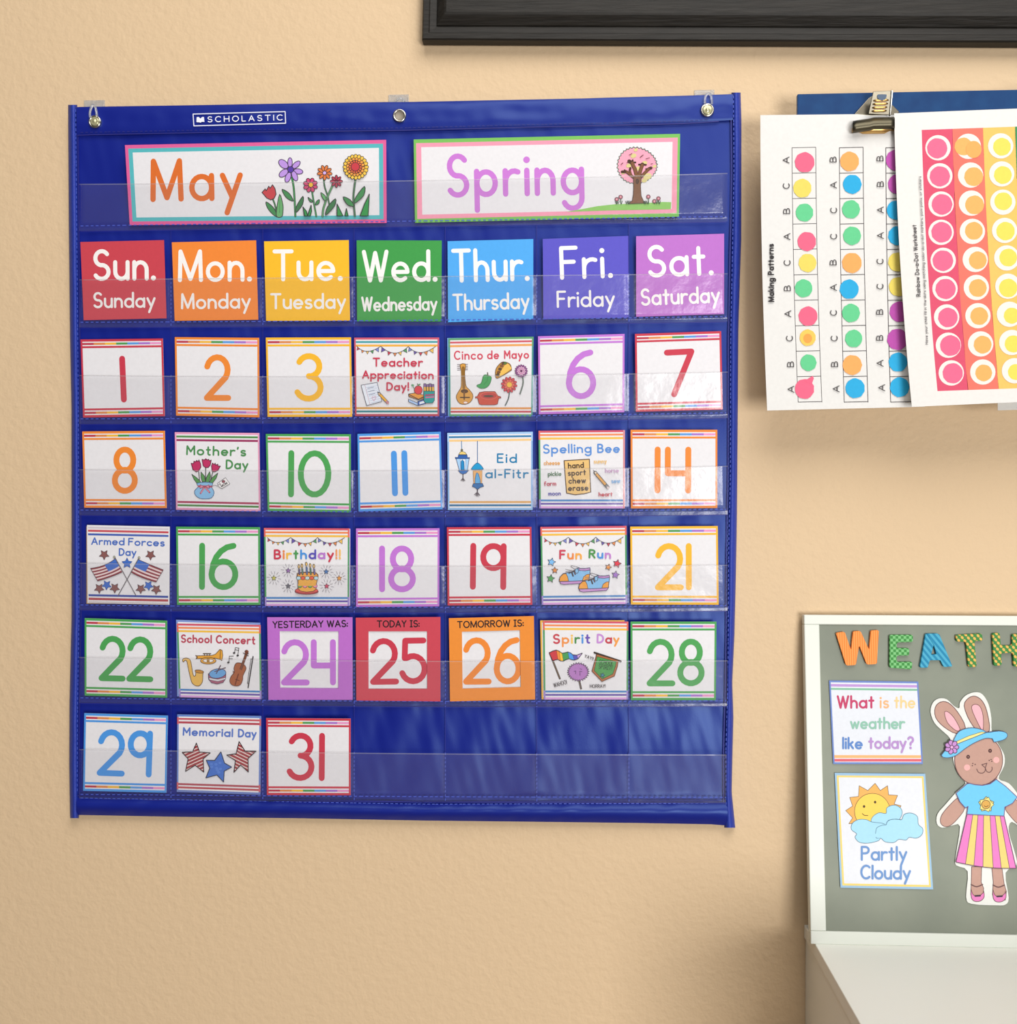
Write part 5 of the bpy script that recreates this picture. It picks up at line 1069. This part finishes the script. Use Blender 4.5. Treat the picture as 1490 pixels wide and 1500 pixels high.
# paper bunny doll dressed in paper clothes
def paper_piece(name, pts, th, off, color, draw=None, parent=None, sm=0):
    A = Art(bs(off)).z(*Z8); p = smooth_closed(pts, sm) if sm else pts
    A.body([(Z8[0]+x*Z8[2], Z8[1]+y*Z8[2]) for x, y in p], color, th)
    if draw: draw(A)
    return A.build(name, parent=parent)
FUR, FI, PKK = 'BE9688', '6A4A48', 'F0B2BC'
dc = hit(1440, 1320, bs(.001)); DOLL = empty('paper_doll', (dc.x, dc.y, dc.z), 'brown bunny paper doll in blue hat and shirt and striped skirt', 'paper doll')
WB_ = [(15, 190), (30, 130), (70, 102), (120, 108), (165, 150), (200, 165), (205, 130), (240, 85), (300, 62), (350, 75), (390, 140), (408, 230), (412, 320), (455, 400), (492, 470), (490, 540), (455, 620), (520, 650), (575, 715), (620, 800), (660, 880), (655, 940), (610, 945), (540, 900), (520, 960), (560, 1100), (570, 1180), (500, 1230), (520, 1390), (500, 1435), (440, 1440), (280, 1430), (245, 1385), (255, 1220), (180, 1180), (178, 1120), (205, 930), (150, 925), (90, 938), (55, 910), (60, 850), (110, 790), (180, 710), (240, 650), (200, 600), (165, 520), (155, 430), (140, 360), (90, 310), (40, 260)]
def draw_bunny(A):
    A.poly([(45, 160), (80, 125), (130, 130), (190, 190), (240, 290), (185, 330), (100, 285), (48, 225)], FUR, 5, FI, 3); A.poly([(105, 195), (125, 188), (165, 225), (205, 300), (180, 310), (125, 260)], PKK, 4, FI, 3)
    A.poly([(232, 150), (260, 100), (305, 88), (350, 120), (380, 190), (395, 310), (330, 320), (270, 250)], FUR, 5, FI, 3); A.poly([(280, 165), (300, 140), (335, 155), (355, 220), (352, 310), (315, 250)], PKK, 4, FI, 3)
    A.poly([(245, 590), (450, 590), (440, 680), (250, 680)], FUR)
    A.poly([(200, 745), (235, 810), (190, 880), (140, 925), (100, 928), (78, 900), (90, 850), (150, 780)], FUR, 4, FI, 3); A.poly([(500, 805), (560, 750), (610, 830), (640, 890), (620, 925), (580, 915), (520, 850)], FUR, 4, FI, 3)
    A.poly([(280, 1190), (345, 1190), (342, 1290), (358, 1330), (350, 1400), (300, 1410), (275, 1370), (278, 1290)], FUR, 4, FI); A.poly([(410, 1190), (475, 1190), (490, 1300), (505, 1350), (498, 1405), (435, 1415), (415, 1370), (420, 1290)], FUR, 4, FI)
    for x, y in ((277, 1305), (418, 1308)):
        A.line(smooth_closed([(x, y), (x+35, y+14), (x+74, y)], 4, False), 8, FI); A.poly(smooth_closed([(x-1, y+30), (x+12, y+65), (x+45, y+75), (x+76, y+55), (x+80, y+40), (x+84, y+80), (x+60, y+106), (x+22, y+108), (x+2, y+85)], 3), 'E27FBC', 4, FI); A.line([(x+26, y+74), (x+58, y+72)], 11, '3A2A38')
    A.ell(325, 500, 155, 165, FUR, 5, FI, n=40)
    for x, y in ((257, 479), (399, 440)): A.ell(x, y, 12, 13, '4A2A28'); A.ell(x, y, 4, 4, 'A87A70')
    A.ell(250, 548, 20, 20, 'F0AFAC'); A.ell(439, 499, 20, 20, 'F0AFAC')
    for x, y in ((287, 522), (284, 536), (302, 528), (393, 502), (405, 496), (410, 508)): A.ell(x, y, 4, 4, '5A3A38')
    A.line([(345, 530), (378, 520), (368, 550), (345, 530)], 5, '6A4A48'); A.line(smooth_closed([(312, 558), (325, 580), (350, 584), (366, 570), (368, 550)], 4, False), 5, '6A4A48'); A.line(smooth_closed([(368, 550), (378, 574), (398, 578), (412, 560), (410, 545)], 4, False), 5, '6A4A48')
paper_piece('body', WB_, .0004, .0012, 'E4E5E0', draw_bunny, DOLL, 3)
def draw_hat(A):
    A.line(HATP, 4, '46567A', True); A.poly([(172, 385), (260, 345), (345, 318), (372, 322), (300, 352), (180, 400)], 'F2E08C', 3, '6A6A50')
    A.line(smooth_closed([(110, 440), (180, 400), (300, 352), (380, 322), (450, 314)], 4, False), 4, '46567A')
    petals(A, 152, 417, 7, 28, 18, 15, 'C48CCE', 5, 0, '5A3A5A'); A.ell(152, 417, 11, 11, 'E0A8D8', 3)
HATP = smooth_closed([(85, 470), (110, 440), (150, 415), (170, 360), (205, 312), (280, 292), (350, 305), (385, 322), (450, 313), (500, 322), (512, 345), (490, 368), (440, 382), (425, 384)], 4, False)+smooth_closed([(415, 362), (370, 360), (300, 388), (240, 425), (180, 470), (130, 485), (95, 482)], 4, False)
paper_piece('hat', HATP, .0004, .0024, '6FC3EA', draw_hat, DOLL)
SHT = [(180, 715), (250, 655), (268, 652), (300, 660), (350, 665), (400, 655), (440, 626), (500, 670), (575, 740), (545, 780), (495, 805), (490, 862), (330, 855), (250, 850), (258, 800), (240, 810), (205, 770)]
def draw_shirt(A):
    A.line(SHT, 5, '6A5A8A', True); star(A, 375, 788, 52, 'F2DE86', -90, 4, '5A5030', .7); star(A, 375, 788, 50, 'F2DE86', -72, 3, '5A5030', .7); A.ell(373, 788, 28, 28, 'D8A650', 4, '6A5030'); A.line(smooth_closed([(362, 796), (374, 803), (388, 794)], 3, False), 4, '6A4A20')
paper_piece('shirt', SHT, .0004, .0024, '6CC4EE', draw_shirt, DOLL)
def skirt_edge(k, t): a = 250+k*(490-250); b_ = 178+k*(568-178); bow = 14*math.sin(math.pi*k); return (a+(b_-a)*t+(0 if t in (0, 1) else 0), (850+12*k)+((1160+40*k+bow)-(850+12*k))*t)
SK = [skirt_edge(i/12, 0) for i in range(13)]+[skirt_edge(1-i/12, 1) for i in range(13)]
def draw_skirt(A):
    cuts = [0, .175, .34, .52, .665, .81, .905, 1.0]; cuts = [0, .16, .30, .45, .62, .755, .89, 1.0]
    for i in range(7):
        a, b_ = cuts[i], cuts[i+1]
        A.poly([skirt_edge(a+(b_-a)*k/4, 0) for k in range(5)]+[skirt_edge(b_-(b_-a)*k/4, 1) for k in range(5)], 'E27CC0' if i % 2 == 0 else 'E4CC78', 3.5, '6A4A5A')
    A.line(SK, 5, '5A3A50', True)
paper_piece('skirt', SK, .0004, .0019, 'E27CC0', draw_skirt, DOLL)
